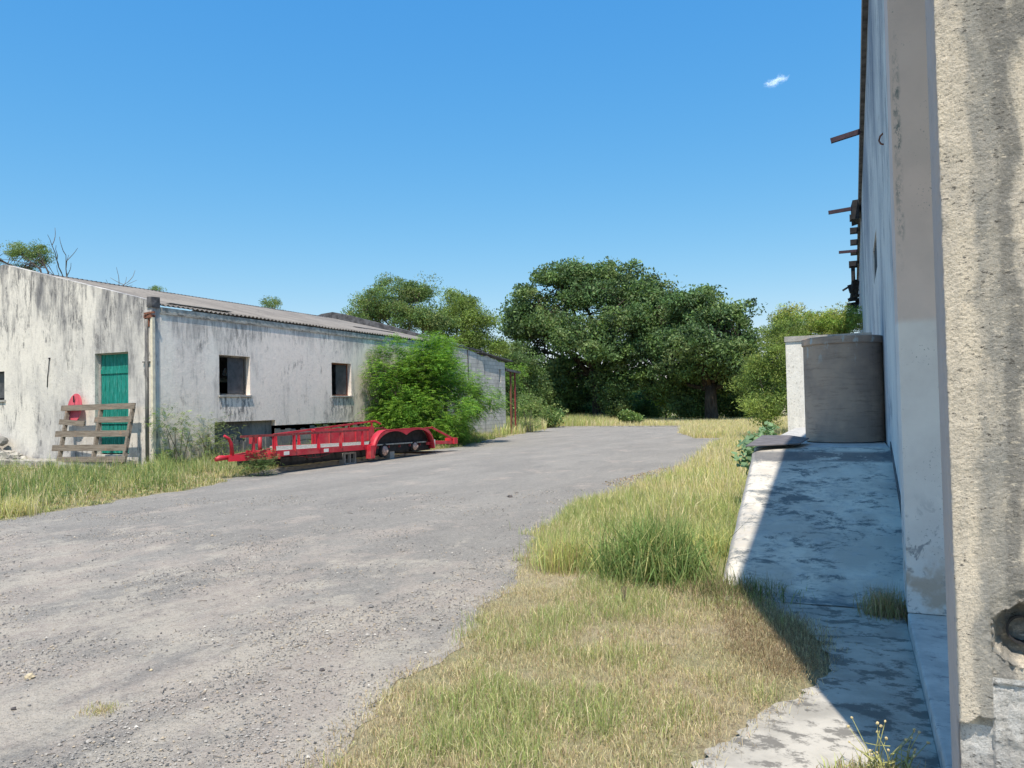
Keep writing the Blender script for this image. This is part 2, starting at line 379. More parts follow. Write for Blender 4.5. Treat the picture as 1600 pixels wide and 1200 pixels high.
M['cream_trim'] = simple('cream_painted_trim', (.70, .64, .50), .8, var=.15)
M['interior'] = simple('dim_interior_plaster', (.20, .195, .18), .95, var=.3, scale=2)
M['bulb'] = simple('white_enamel_shade', (.85, .85, .82), .4, var=.03)
M['pane'] = simple('dusty_dark_shutter', (.075, .078, .085), .5, var=.3, scale=5)
M['plate'] = simple('dull_grey_sheet', (.15, .14, .145), .75, var=.25, scale=9)
M['twig'] = simple('dead_grey_wood', (.17, .15, .13), .95, var=.3)
def bark(name, c):
    m = Mat(name, .95, spec=.05); v = m.vec(1, 1, .25)
    m.color(m.mix(m.ramp(m.noise(7, 6, .7, v), .35, .65), tuple(x*.55 for x in c), tuple(x*1.3 for x in c)))
    m.bump(m.noise(9, 5, .7, v), .8, .03); return m.m
M['bark'] = bark('brown_bark', (.075, .062, .052)); M['bark2'] = bark('grey_bark', (.19, .16, .13))
def roof_mat():
    m = Mat('weathered_fibre_cement', .95, spec=.1)
    c = m.mix(m.ramp(m.noise(1.1, 6, .65, m.vec(.5, 1, 1)), .36, .64), (.27, .25, .225), (.20, .185, .17))
    c = m.mix(m.ramp(m.noise(4.5, 7, .75), .54, .66, 0, .75), c, (.13, .125, .12))
    m.color(c); m.bump(m.noise(20, 5), .3, .01); return m.m
M['roof'] = roof_mat()
M['darktop'] = simple('blackened_concrete', (.10, .10, .105), .95, var=.55, scale=3.5)
M['fascia'] = simple('weathered_fascia', (.40, .39, .35), .9, var=.4, scale=5)
def leaf_mat(name, trans=.35, rough=.5, spec=.3):
    m = Mat(name, rough, spec=spec)
    a = m.n('ShaderNodeVertexColor'); a.layer_name = 'Col'; m.l(a.outputs[0], m.p.inputs['Base Color'])
    t = m.n('ShaderNodeBsdfTranslucent'); m.l(m.mix(1.0, a.outputs[0], (1.0, 1.0, .55), 'MULTIPLY'), t.inputs[0])
    mx = m.n('ShaderNodeMixShader'); mx.inputs[0].default_value = trans
    m.l(m.p.outputs[0], mx.inputs[1]); m.l(t.outputs[0], mx.inputs[2]); m.l(mx.outputs[0], m.t.nodes['Material Output'].inputs[0])
    return m.m
M['leaf'] = leaf_mat('foliage'); M['grass'] = leaf_mat('grass_blades', .3, .75, .15)
# ---------------------------------------------------------------- ground
def pin(poly, X, Y):
    x = np.asarray(X); y = np.asarray(Y); inside = np.zeros(len(x), bool); n = len(poly)
    for i in range(n):
        x1, y1 = poly[i]; x2, y2 = poly[(i+1) % n]
        c = ((y1 > y) != (y2 > y)); xi = (x2-x1)*(y-y1)/((y2-y1) if y2 != y1 else 1e-9)+x1
        inside ^= c & (x < xi)
    return inside
ROAD_R = [(-1.2, -6), (-2.0, 0), (-2.2, 2.6), (-2.33, 3.3), (-2.45, 3.93), (-2.6, 4.67), (-2.66, 5.32), (-2.80, 6.2), (-3.22, 7.5), (-3.68, 9.3), (-3.86, 12), (-3.7, 14.3), (-3.5, 18), (-3.98, 22.3),
          (-4.4, 28), (-4.76, 34.5), (-6.31, 34), (-7.6, 37.5), (-9.0, 45), (-10.4, 52)]
ROAD_L = [(-19.6, 52), (-18.4, 46), (-17.2, 40), (-16.4, 35), (-15.7, 31), (-14.3, 25.4), (-14.6, 20), (-14.5, 16), (-13.4, 13.7), (-12.55, 11.8), (-12.45, 10.4), (-12.2, 9.3), (-12.1, 8.2), (-12.0, 7.2), (-12.1, 3), (-12.3, -6)]
def jag(poly, step=.35, amp=.07):
    out = []
    for a, b in zip(poly, poly[1:]+poly[:1]):
        d = math.dist(a, b); n = max(1, int(d/step))
        for i in range(n):
            t = i/n; x = a[0]+(b[0]-a[0])*t; y = a[1]+(b[1]-a[1])*t
            k = (noise.noise(Vector((x*1.4, y*1.4, 0)))+.6*noise.noise(Vector((x*5, y*5, 3)))+.35*noise.noise(Vector((x*14, y*14, 6))))*amp*2.2*(1+.02*y)
            out.append((x+k, y+k*.6))
    return out
road_poly = jag(ROAD_R+ROAD_L, .08, .06)
mb = MB(); mb.add([(-700, -300, -.004), (700, -300, -.004), (700, 1200, -.004), (-700, 1200, -.004)], [(0, 1, 2, 3)])
tag(mb.build('ground', M['soil']), kind='structure')
mb = MB(); mb.add([(x, y, 0) for x, y in road_poly], [list(range(len(road_poly)))])
tag(mb.build('gravel_road', M['road']), kind='structure')
# pale kerb strip crossing the far end of the yard
mb = MB(); p = jag([(-19.4, 51.4), (-10.3, 50.6), (-10.3, 50.95), (-19.4, 51.75)], .6, .03)
mb.prism([(x, y, .0) for x, y in p], (0, 0, .05))
tag(mb.build('concrete_strip', M['slab']), 'low pale concrete strip across the far end of the gravel yard', 'kerb')

# ---------------------------------------------------------------- walls with openings
def wall(mb, axis, c0, c1, us, zs, hole, top=None):
    """axis 'x': wall runs along x between y=c0 (outer) and c1; axis 'y': runs along y between x=c0 and c1. hole(i,j)->True leaves a cell out"""
    nu, nz = len(us)-1, len(zs)-1
    def P(u, z, c):
        zz = min(z, top(u)) if top else z
        return (u, c, zz) if axis == 'x' else (c, u, zz)
    solid = lambda i, j: 0 <= i < nu and 0 <= j < nz and not hole((us[i]+us[i+1])/2, (zs[j]+zs[j+1])/2)
    for i in range(nu):
        for j in range(nz):
            if not solid(i, j): continue
            a, b, lo, hi = us[i], us[i+1], zs[j], zs[j+1]
            if top and lo >= top(a) and lo >= top(b): continue
            for c in (c0, c1): mb.add([P(a, lo, c), P(b, lo, c), P(b, hi, c), P(a, hi, c)], [(0, 1, 2, 3)])
            if not solid(i-1, j): mb.add([P(a, lo, c0), P(a, lo, c1), P(a, hi, c1), P(a, hi, c0)], [(0, 1, 2, 3)])
            if not solid(i+1, j): mb.add([P(b, lo, c0), P(b, lo, c1), P(b, hi, c1), P(b, hi, c0)], [(0, 1, 2, 3)])
            if not solid(i, j-1): mb.add([P(a, lo, c0), P(b, lo, c0), P(b, lo, c1), P(a, lo, c1)], [(0, 1, 2, 3)])
            if not solid(i, j+1) or (top and hi >= min(top(a), top(b))): mb.add([P(a, hi, c0), P(b, hi, c0), P(b, hi, c1), P(a, hi, c1)], [(0, 1, 2, 3)])

# ================================================================ LEFT BUILDING
BX, BY0, BY1, RX = -17.8, 15.4, 32.0, -24.2
W = thing('warehouse', 'long low weathered plaster warehouse with green door and corrugated roof', 'building', (BX, BY0, 0))
gtop = lambda x: (4.72 + (-17.8-x)*.252) if x > RX-.05 else (4.72 + (x+30.6)*.252)
mb = MB()
us = sorted([-30.6, -29, -27, -25.6, -24.15, -22.5, -21, -20.08, -18.72, -17.8, RX])
dhole = lambda u, z: (-20.08 < u < -18.72 and .42 < z < 3.34) or (-25.6 < u < -24.15 and 2.09 < z < 2.98)
wall(mb, 'x', BY0, BY0+.3, us, [-.1, .42, 2.09, 2.98, 3.34, 4.72, 6.8], dhole, gtop)
mb.build('gable_wall', M['gable'], W)
# long wall, upper body standing proud of the eroded base
mb = MB()
ysn = [BY0+.3, 17.67, 17.88, 19.2, 20.36, 22.6, 23.44, 24.66, 28.4, 29.6, BY1]
w_open = lambda u, z: (17.88 < u < 19.2 or 23.44 < u < 24.66 or 28.4 < u < 29.6) and 2.1 < z < 3.34
rec = lambda u, z: (u > 17.67 and z < 1.09) or (17.67 < u < 20.36 and z < 1.27)
wall(mb, 'y', BX, BX-.3, ysn, [-.1, 1.09, 1.27, 2.1, 3.34, 4.42], lambda u, z: w_open(u, z) or rec(u, z))
mb.build('long_wall', M['longwall'], W)
mb = MB(); mb.box((BX-.32, 17.69, -.1), (BX-.16, 20.35, 1.26))
for k in range(26):
    y_ = 17.72+k*.101; mb.box((BX-.165, y_, -.05), (BX-.03-random.uniform(0, .05), y_+.099, .70+random.uniform(-.10, .12)))
for k in range(44):
    y_ = 20.37+k*.26; mb.box((BX-.05, y_, .1), (BX-.012-random.uniform(0, .02), y_+.258, .92+random.uniform(-.10, .12))); mb.box((BX-.31, 20.355, -.1), (BX-.045, BY1, 1.085))
mb.box((BX-.045, 20.37, .55), (BX-.02, 22.5, .60))
mb.build('stone_base', M['base'], W)
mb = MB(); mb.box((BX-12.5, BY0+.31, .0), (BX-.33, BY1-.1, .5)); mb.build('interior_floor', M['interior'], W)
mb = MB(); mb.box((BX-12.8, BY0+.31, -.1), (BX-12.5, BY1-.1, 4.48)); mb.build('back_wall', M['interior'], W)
# fire wall at the far end, rising over the roof
mb = MB(); ftop = lambda x: (5.0 + (-17.8-x)*.262) if x > RX else (5.0 + (x+30.6)*.262)
pts = [(-30.6, -.1), (-17.8, -.1), (-17.8, 4.95), (-18.6, 5.0), (-21, 5.70), (-23.6, 6.42), (-24.2, 6.55), (-24.9, 6.5), (-30.6, 4.95)]
mb.prism([(x, BY1, z) for x, z in pts], (0, .35, 0)); mb.build('fire_wall', M['darktop'], W)
# roof: corrugated sheets
def corr_roof(name, parent, y0, y1, xa, za, xb, zb, gap=None, amp=.028, per=.178):
    ny = int((y1-y0)/(per/6)); ys = np.linspace(y0, y1, ny+1); nx = 8; xs = np.linspace(0, 1, nx+1)
    V = []; T = []
    for i, t in enumerate(xs):
        for j, y in enumerate(ys):
            sag = .02*noise.noise(Vector((t*4, y*.7, 3)))
            lap = .006*(i % 2)
            V.append((xa+(xb-xa)*t, y, za+(zb-za)*t + amp*math.sin(2*math.pi*(y-y0)/per)+sag+lap))
    for i in range(nx):
        for j in range(ny):
            if gap and gap(xa+(xb-xa)*(xs[i]+xs[i+1])/2, ys[j]): continue
            a = i*(ny+1)+j; T.append((a, a+1, a+ny+2, a+ny+1))
    o = link(name, np_mesh(name, V, T, smooth=True), M['roof'], parent)
    s = o.modifiers.new('solid', 'SOLIDIFY'); s.thickness = .012
    return o
corr_roof('roof_sheets', W, BY0+.31, BY1-.01, RX, 6.2, BX+.05, 4.62)
corr_roof('roof_sheets', W, BY0+.31, BY1-.01, RX-.02, 6.2, -30.7, 4.5, gap=lambda x, y: (-29.5 < x < -25 and 20 < y < 24))  # unseen gap in the far slope, added to let sun into the interior
mb = MB()
for k in range(int((BY1-BY0-.5)/.178)):
    y = BY0+.45+k*.178; mb.tube([(RX-.12, y, 6.215), (RX+.16, y, 6.18)], .05, 6)
mb.build('ridge_cap', M['darktop'], W)
# loose sheet patch, batten
mb = MB(); mb.bar((BX-.3, 16.2, 4.76), (BX-.25, 18.6, 4.755), .22, .015); mb.build('roof_patch', M['slab'], W)
mb = MB(); mb.bar((BX-1.9, 27.5, 5.14), (BX-1.7, 30.4, 5.10), .12, .03); mb.build('roof_gap_batten', M['darktop'], W)
# eaves beam / gutter and its bracket, white drip line
mb = MB(); mb.box((BX-.02, BY0+.32, 4.425), (BX+.025, BY1, 4.57)); mb.build('fascia', M['fascia'], W)
mb = MB(); mb.box((BX-.001, BY0+.28, 4.385), (BX+.03, 27, 4.42)); mb.build('drip_line', M['slab'], W)
mb = MB(); mb.box((BX-.14, BY0-.03, 4.54), (BX+.04, BY0+.26, 4.84), .012); mb.build('parapet_stub', M['darktop'], W)
mb = MB(); mb.box((BX-.25, BY0-.05, 4.24), (BX+.04, BY0+.1, 4.33)); mb.box((BX-.25, BY0-.02, 4.02), (BX-.19, BY0, 4.25)); mb.box((BX-.12, BY0-.02, 4.0), (BX-.06, BY0, 4.25)); mb.bar((BX-.2, BY0-.06, 4.36), (BX+.12, BY0+.0, 4.39), .06, .05)
mb.build('gutter_bracket', M['rust'], W)
mb = MB(); mb.box((BX-.01, BY0-.03, .2), (BX+.07, BY0+.06, 4.25)); mb.build('corner_trim', M['cream_trim'], W)
mb = MB(); mb.tube([(BX-.14, BY0-.05, 4.2), (BX-.14, BY0-.05, .25)], .045, 8); mb.box((BX-.3, BY0-.06, 3.0), (BX-.02, BY0-.001, 3.03))
mb.build('downpipe', M['base'], W)
# green plank door, recessed
D = MB()
for i in range(8):
    x0 = -20.02+i*.162; D.box((x0, BY0+.17, .46), (x0+.152, BY0+.215, 3.30), .004)
dr = D.build('door', M['door'], W)
for z_ in (1.3, 2.75):
    mb = MB(); mb.box((-20.02, BY0+.145, z_), (-18.74, BY0+.168, z_+.12)); mb.build('door_rail', M['door'], dr)
mb = MB(); mb.box((-20.079, BY0+.14, .43), (-20.025, BY0+.24, 3.335)); mb.box((-20.02, BY0+.14, 3.305), (-18.725, BY0+.24, 3.338)); mb.build('door_frame', M['greyconc'], dr)
# windows
def window(y0, y1, pane_y0, pane_y1, bars=0):
    mb = MB(); mb.box((BX-.22, y0, 2.1), (BX-.17, y0+.045, 3.34)); mb.box((BX-.22, y1-.045, 2.1), (BX-.17, y1, 3.34)); mb.box((BX-.22, y0+.046, 3.29), (BX-.17, y1-.046, 3.339)); mb.box((BX-.22, y0+.046, 2.101), (BX-.17, y1-.046, 2.14))
    w = mb.build('window', M['rust'] if bars else M['base'], W)
    mb = MB(); mb.box((BX-.21, pane_y0, 2.15), (BX-.19, pane_y1, 3.28))
    if bars:
        for k in range(bars): mb.box((BX-.235, pane_y0, 2.25+k*.14), (BX-.212, pane_y1, 2.28+k*.14))
    mb.build('shutter', M['pane'], w)
    mb = MB(); mb.box((BX-.16, y0-.02, 2.045), (BX+.05, y1+.03, 2.098)); mb.build('sill', M['greyconc'], w)
window(17.88, 19.2, 18.42, 19.1); window(23.44, 24.66, 23.95, 24.6, 7); window(28.4, 29.6, 28.5, 29.5)
mb = MB(); mb.box((-25.5, BY0+.16, 2.15), (-24.2, BY0+.2, 2.94)); w = mb.build('window', M['pane'], W)
mb = MB(); mb.box((-25.65, BY0-.05, 2.03), (-24.08, BY0+.1, 2.088)); mb.build('sill', M['greyconc'], w)
# dangling cable on the gable
mb = MB(); mb.tube([(-22.03, BY0-.02, 3.28), (-22.05, BY0-.03, 3.0), (-22.11, BY0-.02, 2.75), (-22.13, BY0-.02, 2.42)], .012, 5); mb.box((-22.06, BY0-.03, 3.27), (-22.0, BY0-.001, 3.31)); mb.build('cable', M['black'], W)
# lamp shade and cream van inside
mb = MB(); c = atx(352, 582, -20.0); mb.tube([c+Vector((0, 0, .16)), c+Vector((0, 0, .1)), c+Vector((0, 0, -.06)), c+Vector((0, 0, -.12))], [.02, .05, .10, .05], 10)
tag(mb.build('hanging_shade', M['bulb']), 'small white lamp shade hanging inside the nearer long-wall window', 'lamp shade')
v0 = atx(344, 616, -21.0)
V = thing('parked_van', 'cream vehicle standing indoors, glimpsed through the nearer long-wall window', 'van', (-21.6, v0.y, .5))
y = v0.y; mb = MB()
mb.prism([(-22.6, y-1.2, 1.0), (-22.6, y+1.4, 1.0), (-22.6, y+1.4, 2.30), (-22.6, y+.75, 2.42), (-22.6, y+.45, 2.78), (-22.6, y-.9, 2.85), (-22.6, y-1.2, 2.6)], (1.7, 0, 0)); mb.build('body', M['cream'], V, bevel=.06)
mb = MB(); mb.box((-20.9, y-.9, 2.25), (-20.885, y+.35, 2.65)); mb.build('window', M['black'], V)
for d_ in (.7, -.8):
    mb = MB(); mb.tube([(-22.4, y+d_, .85), (-20.92, y+d_, .85)], .34, 14); mb.build('wheel', M['black'], V)

# ---- derelict block annex beyond the fire wall
A = thing('ruined_annex', 'roofless concrete block shed with broken top beyond the warehouse', 'building', (BX, 32.4, 0))
mb = MB()
ys = [32.36, 33.3, 33.8, 34.6, 35.4, 36.2, 36.8, 37.3, 37.9, 38.25, 38.5, 39.05]
tops = {32.36: 4.55, 33.3: 4.5, 33.8: 4.5, 34.6: 4.46, 35.4: 4.35, 36.2: 4.2, 36.8: 4.28, 37.3: 4.15, 37.9: 4.1, 38.25: 4.0, 38.5: 4.02, 39.05: 4.0}
hh = lambda u, z: (38.25 < u < 38.5 and (2.9 < z < 3.6 or 2.0 < z < 2.4)) or (36.8 < u < 37.3 and 1.3 < z < 2.0)
wall(mb, 'y', BX, BX-.2, ys, [-.1, 1.3, 2.0, 2.4, 2.9, 3.6, 4.6], hh, lambda u: tops[u])
mb.build('block_wall', M['block'], A)
mb = MB(); mb.prism([(-17.99, 38.86, -.1), (-22.5, 38.86, -.1), (-22.5, 38.86, 4.6), (-17.99, 38.86, 3.95)], (0, .18, 0)); mb.build('end_wall', M['block'], A)
mb = MB(); mb.bar((BX-.05, 32.9, 4.62), (BX+.02, 36.2, 4.48), .14, .06); mb.bar((BX-.1, 36.0, 4.42), (BX-.1, 39.9, 4.10), .5, .05); mb.bar((BX+.01, 34.5, 4.45), (BX+.02, 34.55, 2.9), .06, .06, (1, 0, 0))
mb.build('roof_timber', M['darktop'], A)
mb = MB(); mb.prism([(BX-.25, 32.5, 4.65), (BX-6, 32.5, 6.2), (BX-6, 32.5, 6.26), (BX-.25, 32.5, 4.71)], (0, 2.2, 0)); mb.build('roof_sheets', M['darktop'], A)
T_ = thing('steel_frame', 'rusty red steel post frame at the far end of the ruined block shed', 'steel frame', (BX, 39.9, 0))
mb = MB(); mb.bar((BX-.05, 39.9, 0), (BX-.05, 39.9, 3.6), .09, .09, (1, 0, 0)); mb.build('post', M['rust'], T_)
mb = MB(); mb.bar((BX-.05, 40.5, 0), (BX-.05, 40.5, 3.5), .07, .07, (1, 0, 0)); mb.build('post', M['darkred'], T_)
mb = MB(); mb.bar((BX-.05, 39.1, 3.62), (BX-.05, 41.0, 3.50), .3, .12); mb.build('beam', M['darktop'], T_)

# ---- stone step in front of the gable, rubble
S = thing('concrete_step', 'long broken pale concrete step slab below the green door', 'step', (-21, 14.9, 0))
mb = MB()
outl = [(-24.6, 15.36), (-24.5, 14.75), (-23.3, 14.62), (-22.2, 14.7), (-20.6, 14.5), (-19.0, 14.55), (-18.4, 14.62), (-18.35, 15.36)]
mb.prism([(x, y, .12) for x, y in outl], (0, 0, .17)); mb.build('tread', M['slab'], S, bevel=.02)
mb = MB(); mb.prism([(x-.05, y-.12 if y < 15 else y, -.05) for x, y in outl], (0, 0, .165)); mb.build('footing', M['greyconc'], S, bevel=.02)
for k, (x, z, r) in enumerate([(-24.3, .62, .34), (-23.7, .5, .30), (-23.95, .95, .26), (-23.2, .45, .24), (-24.6, 1.05, .28), (-22.85, .40, .17)]):
    mb = MB(); mb.rock((0, 0, 0), r, .65, 2, k+3); o = mb.build('stone', M['slab'] if k % 2 else M['base']); o.location = (x, 15.12, z-.12)
    tag(o, ['large pale stone at the foot of the gable, left frame edge', 'grey stone beside the largest one under the gable', 'pale-topped stone stacked above the other rubble', 'dark flat stone right of the rubble heap', 'highest stone of the rubble by the gable window', 'smallest stone at the right end of the gable rubble'][k] if False else
        ['lowest left grey stone in the rubble heap against the gable', 'pale stone low in the middle of the gable rubble heap', 'dark grey stone resting on top of the gable rubble heap', 'pale stone low at the right of the gable rubble heap', 'grey stone highest at the left frame edge against the gable', 'smallest pale stone at the right end of the gable rubble heap'][k], 'stone', 'stones heaped against the gable foot')

# ---- broken wooden pallet leaning on the door
def pal(x, y): t = (y-632)/90.0; return aty(x, y, 15.22-.62*t-.03)
P_ = thing('wooden_pallet', 'broken grey wooden pallet leaning over the green door', 'pallet', (-19.9, 14.75, .2))
for (x0, y0, x1, y1, h) in [(99, 638, 214, 634, .16), (96, 659, 135, 662, .15), (151, 656, 209, 655, .16), (90, 678, 205, 677, .17), (85, 700, 201, 699, .17), (92, 718, 199, 717, .15)]:
    a, b = pal(x0, y0), pal(x1, y1); mb = MB(); a.y -= .06; b.y -= .06; mb.bar(a, b, .03, h, (0, .18, 1)); mb.build('slat', M['wood'], P_)
for (x0, y0, x1, y1) in [(106, 641, 92, 722), (158, 640, 145, 722), (208, 636, 193, 724)]:
    a, b = pal(x0, y0), pal(x1, y1); mb = MB(); mb.bar(a, b, .075, .10, (0, 1, 0)); mb.build('stringer', M['wood'], P_)
# ---- red disc
c = aty(116, 638, 15.2); mb = MB(); n = 28
ring = [(c.x+.30*math.cos(2*math.pi*k/n), c.y+.06*math.sin(2*math.pi*k/n)-0*.1, c.z+.43*math.sin(2*math.pi*k/n)) for k in range(n)]
mb.prism(ring, (0, .02, 0)); mb2 = MB(); mb2.box((c.x-.012, c.y-.03, c.z+.17), (c.x+.012, c.y-.002, c.z+.36)); 
D_ = thing('red_disc', 'faded red oval sheet metal disc propped left of the green door', 'disc', (c.x, 15.2, .3))
mb.build('plate', M['disc'], D_); mb2.build('slot', M['black'], D_)

# ================================================================ TRAILER
TX, TF = -13.2, -15.2
T = thing('car_trailer', 'red steel flatbed car trailer without tyres, standing on blocks', 'trailer', (-14.2, 19, 0))
NZ = lambda y: .44 - (y-15.2)*.016       # the bed drops slightly to the rear
# frame
for (x, nm) in ((TX, 'side_beam'), (TF, 'side_beam')):
    y0_ = 14.98 if x == TX else 17.2
    mb = MB(); mb.bar((x, y0_, NZ(14.9)+.07), (x, 19.2, NZ(19.2)+.08), .06, .15); mb.build(nm, M['red'], T)
for x in (TX-.30, (TX+TF)/2, TF+.30):
    mb = MB(); mb.bar((x, 15.6, .27), (x, 23.2, .24), .07, .22); mb.build('underbed_shade_rail', M['black'], T)  # black chassis rails, added to keep the gap under the bed dark
xf = lambda y: max(TF+.03, TX-.05-(y-15.0)*.91)
for y in np.arange(15.3, 22.6, .62):
    mb = MB(); mb.bar((TX-.03, y, NZ(y)+.04), (xf(y), y, NZ(y)+.04), .05, .08); mb.build('cross_member', M['darkred'], T)
mb = MB(); mb.bar((TX-.02, 15.04, .56), (-13.62, 14.52, .58), .07, .11); mb.build('front_beam', M['red'], T)
for i, x in enumerate(np.linspace(TF+.12, TX-.12, 9)):
    mb = MB(); y0_ = 15.05+(TX-x)*1.1; mb.bar((x, y0_, NZ(15)+.115+.012*(i % 2)), (x, 22.5, NZ(22.5)+.115+.012*(i % 2)), .19, .035); mb.build('deck_board', M['deck'], T)
# drawbar
mb = MB(); mb.bar((-13.70, 14.02, .47), (TX+.03, 15.2, .46), .09, .15); tb = mb.build('drawbar', M['red'], T)
mb = MB(); mb.bar((-13.86, 14.22, .47), (TF+.02, 17.25, .46), .09, .13); mb.build('drawbar', M['red'], T)
mb = MB(); mb.tube([(-13.80, 13.72, .46), (-13.78, 13.82, .49), (-13.72, 14.1, .49)], [.05, .068, .05], 8); mb.build('coupler', M['red'], T)
mb = MB(); mb.tube([(-13.66, 14.12, .50), (-13.64, 14.06, .82), (-13.64, 13.98, .95), (-13.66, 13.86, 1.02)], [.05, .045, .035, .03], 8); mb.build('jack', M['red'], T)
mb = MB(); mb.tube([(-13.50, 14.88, .52), (-13.50, 14.88, 1.0)], .05, 8); mb.box((-13.74, 14.76, .78), (-13.60, 14.9, .98)); mb.build('winch_post', M['red'], T)
# side rails
def rail(x, y0, y1, z0, z1, posts, mat, bend=True):
    mb = MB(); mb.bar((x, y0, z0), (x, y1-.35 if bend else y1, z1), .05, .055)
    if x == TX: mb.bar((x, y0+.02, z0), (-13.40, 14.12, .985), .05, .055)
    if bend: mb.bar((x, y1-.35, z1), (x, y1, z1-.12), .05, .055)
    mb.build('side_rail', mat, T)
    for y in posts:
        mb = MB(); zt = z0+(z1-z0)*(y-y0)/(y1-y0)-.03; zb = (NZ(y)+.1 if y > 14.9 else .62); mb.bar((x, y, zb), (x, y, zt), .11, .035, (0, 1, 0), .05); mb.bar((x, y-.03, zb), (x, y-.03, zt), .02, .06, (0, 1, 0)); mb.build('rail_post', M['red'], T)
rail(TX, 15.0, 19.1, .98, .965, [15.05, 15.8, 16.78, 17.75, 18.8], M['darkred'], False)
rail(TF, 17.3, 22.75, .90, 1.16, [17.4, 18.4, 19.6, 20.9, 22.2], M['red'])
# far side fender box
mb = MB(); mb.box((TF+.06, 18.9, NZ(20)+.14), (TF+.10, 22.2, .98)); 
for y in (19.0, 19.7, 20.4, 21.1, 21.8): mb.box((TF+.101, y, NZ(20)+.15), (TF+.13, y+.04, .95))
mb.bar((TF+.1, 18.95, .98), (TF-.1, 19.2, .60), .1, .04); mb.build('fender_panel', M['red'], T)
# near fender: tandem arch shell with scalloped face
fy0, fy1, fz0, fzt = 19.15, 22.75, .20, .93
def arch(y, inset=0.0):
    """outer outline height"""
    r = .72; yc0 = fy0+r; yc1 = fy1-r
    if y < yc0: return fz0+(fzt-fz0)*math.sqrt(max(0, 1-((yc0-y)/r)**2))
    if y > yc1: return fz0+(fzt-fz0)*math.sqrt(max(0, 1-((y-yc1)/r)**2))
    return fzt
XO, XI = TX+.17, TX-.08
N = 72; ysf = [fy0 + (fy1-fy0)*(.5-.5*math.cos(math.pi*i/N)) for i in range(N+1)]
mb = MB(); vs = []
for y in ysf: z = arch(y); vs += [(XI, y, z), (XO, y, z)]
mb.add(vs, [(2*i, 2*i+1, 2*i+3, 2*i+2) for i in range(N)], True)
# face: between outline and scallop
def scal(y):
    c1, c2, r = 20.25, 21.65, 1.12
    v = 0
    for c in (c1, c2):
        t = (y-c)/r
        if abs(t) < 1: v = max(v, fz0+(fzt-.05-fz0)*math.sqrt(1-t*t)**1.0)
    # side limits follow the outline
    k = arch(fy0+(y-fy0-.05)*(fy1-fy0)/(fy1-fy0-.10)) if fy0+.05 < y < fy1-.05 else 0
    return max(fz0-.0, min(v, k-.05)) if fy0+.05 < y < fy1-.05 else fz0
vs = []
for y in ysf: vs += [(XO, y, scal(y)), (XO, y, arch(y))]
mb.add(vs, [(2*i, 2*i+1, 2*i+3, 2*i+2) for i in range(N)])
fo = mb.build('fender', M['red'], T); s = fo.modifiers.new('solid', 'SOLIDIFY'); s.thickness = .014; s.offset = -1
mb = MB(); mb.box((TX-.02, fy0-.18, .12), (TX+.17, fy0+.035, .50)); mb.build('fender_bracket', M['red'], fo)
vs = []
mb = MB()
for y in ysf: vs += [(XI-.01, y, .24), (XI-.01, y, max(.26, arch(y)-.01))]
mb.add(vs, [(2*i, 2*i+1, 2*i+3, 2*i+2) for i in range(N)]); b_ = mb.build('fender_liner', M['black'], fo)
# axles, hubs
for (y, z, r) in ((19.98, .29, .21), (21.75, .33, .18)):
    mb = MB(); mb.tube([(TF+.2, y, z), (TX-.12, y, z)], .045, 8); ax = mb.build('axle', M['black'], T)
    mb = MB(); mb.tube([(TX-.14, y, z), (TX-.02, y, z)], r, 18); mb.build('brake_drum', M['black'], ax)
    mb = MB(); mb.tube([(TX-.019, y, z), (TX+.01, y, z), (TX+.03, y, z), (TX+.09, y, z)], [r*.72, r*.68, .055, .045], 14)
    for k in range(5):
        t = k*2*math.pi/5; mb.tube([(TX, y+math.cos(t)*r*.5, z+math.sin(t)*r*.5), (TX+.045, y+math.cos(t)*r*.5, z+math.sin(t)*r*.5)], .012, 6)
    mb.build('hub', M['hub'], ax)
mb = MB(); mb.bar((TX-.1, 20.1, .42), (TX-.1, 21.7, .42), .06, .05); mb.bar((TX-.1, 21.75, .33), (TX-.12, 22.7, .36), .05, .03); mb.build('leaf_spring', M['black'], T)
# reflectors, chain, tail ramp
mb = MB(); mb.bar((-13.36, 14.5, .60), (-13.36, 14.5, .96), .10, .035, (0, 1, 0), .05); mb.build('rail_post', M['red'], T)
for (x, y, z) in ((TX+.032, 15.45, NZ(15.4)+.07), (TX+.032, 17.05, NZ(17)+.07)):
    mb = MB(); mb.box((x, y-.09, z-.045), (x+.006, y+.11, z+.045)); mb.build('reflector', M['white'], T)
mb = MB(); mb.box((TX+.10, 22.78, .22), (TX+.115, 22.86, .50)); mb.build('reflector', M['white'], T)
mb = MB(); mb.tube([(TX, 15.9+t*.12, .42-.10*math.sin(math.pi*t/13)) for t in range(14)], .010, 5)
for t in (3, 5, 6, 8): mb.tube([(TX+.01, 15.9+t*.12, .42), (TX+.01, 15.92+t*.12, .32)], .008, 5)
mb.build('chain', M['darkred'], T)
for x in (TX, TF):
    mb = MB(); mb.bar((x, 22.5, .38), (x, 24.4, .33), .07, .10); mb.bar((x, 22.4, .90), (x, 22.9, .90), .05, .05); mb.bar((x, 22.85, .91), (x, 24.45, .42), .05, .06); mb.build('tail_frame', M['red'] if x == TX else M['darkred'], T)
mb = MB(); mb.bar(((TX+TF)/2, 22.65, .42), ((TX+TF)/2, 24.3, .36), 1.7, .04); mb.build('tail_ramp', M['red'], T)
mb = MB(); mb.box((TX-.3, 24.3, .26), (TX+.08, 24.55, .48)); mb.build('tail_bracket', M['red'], T)
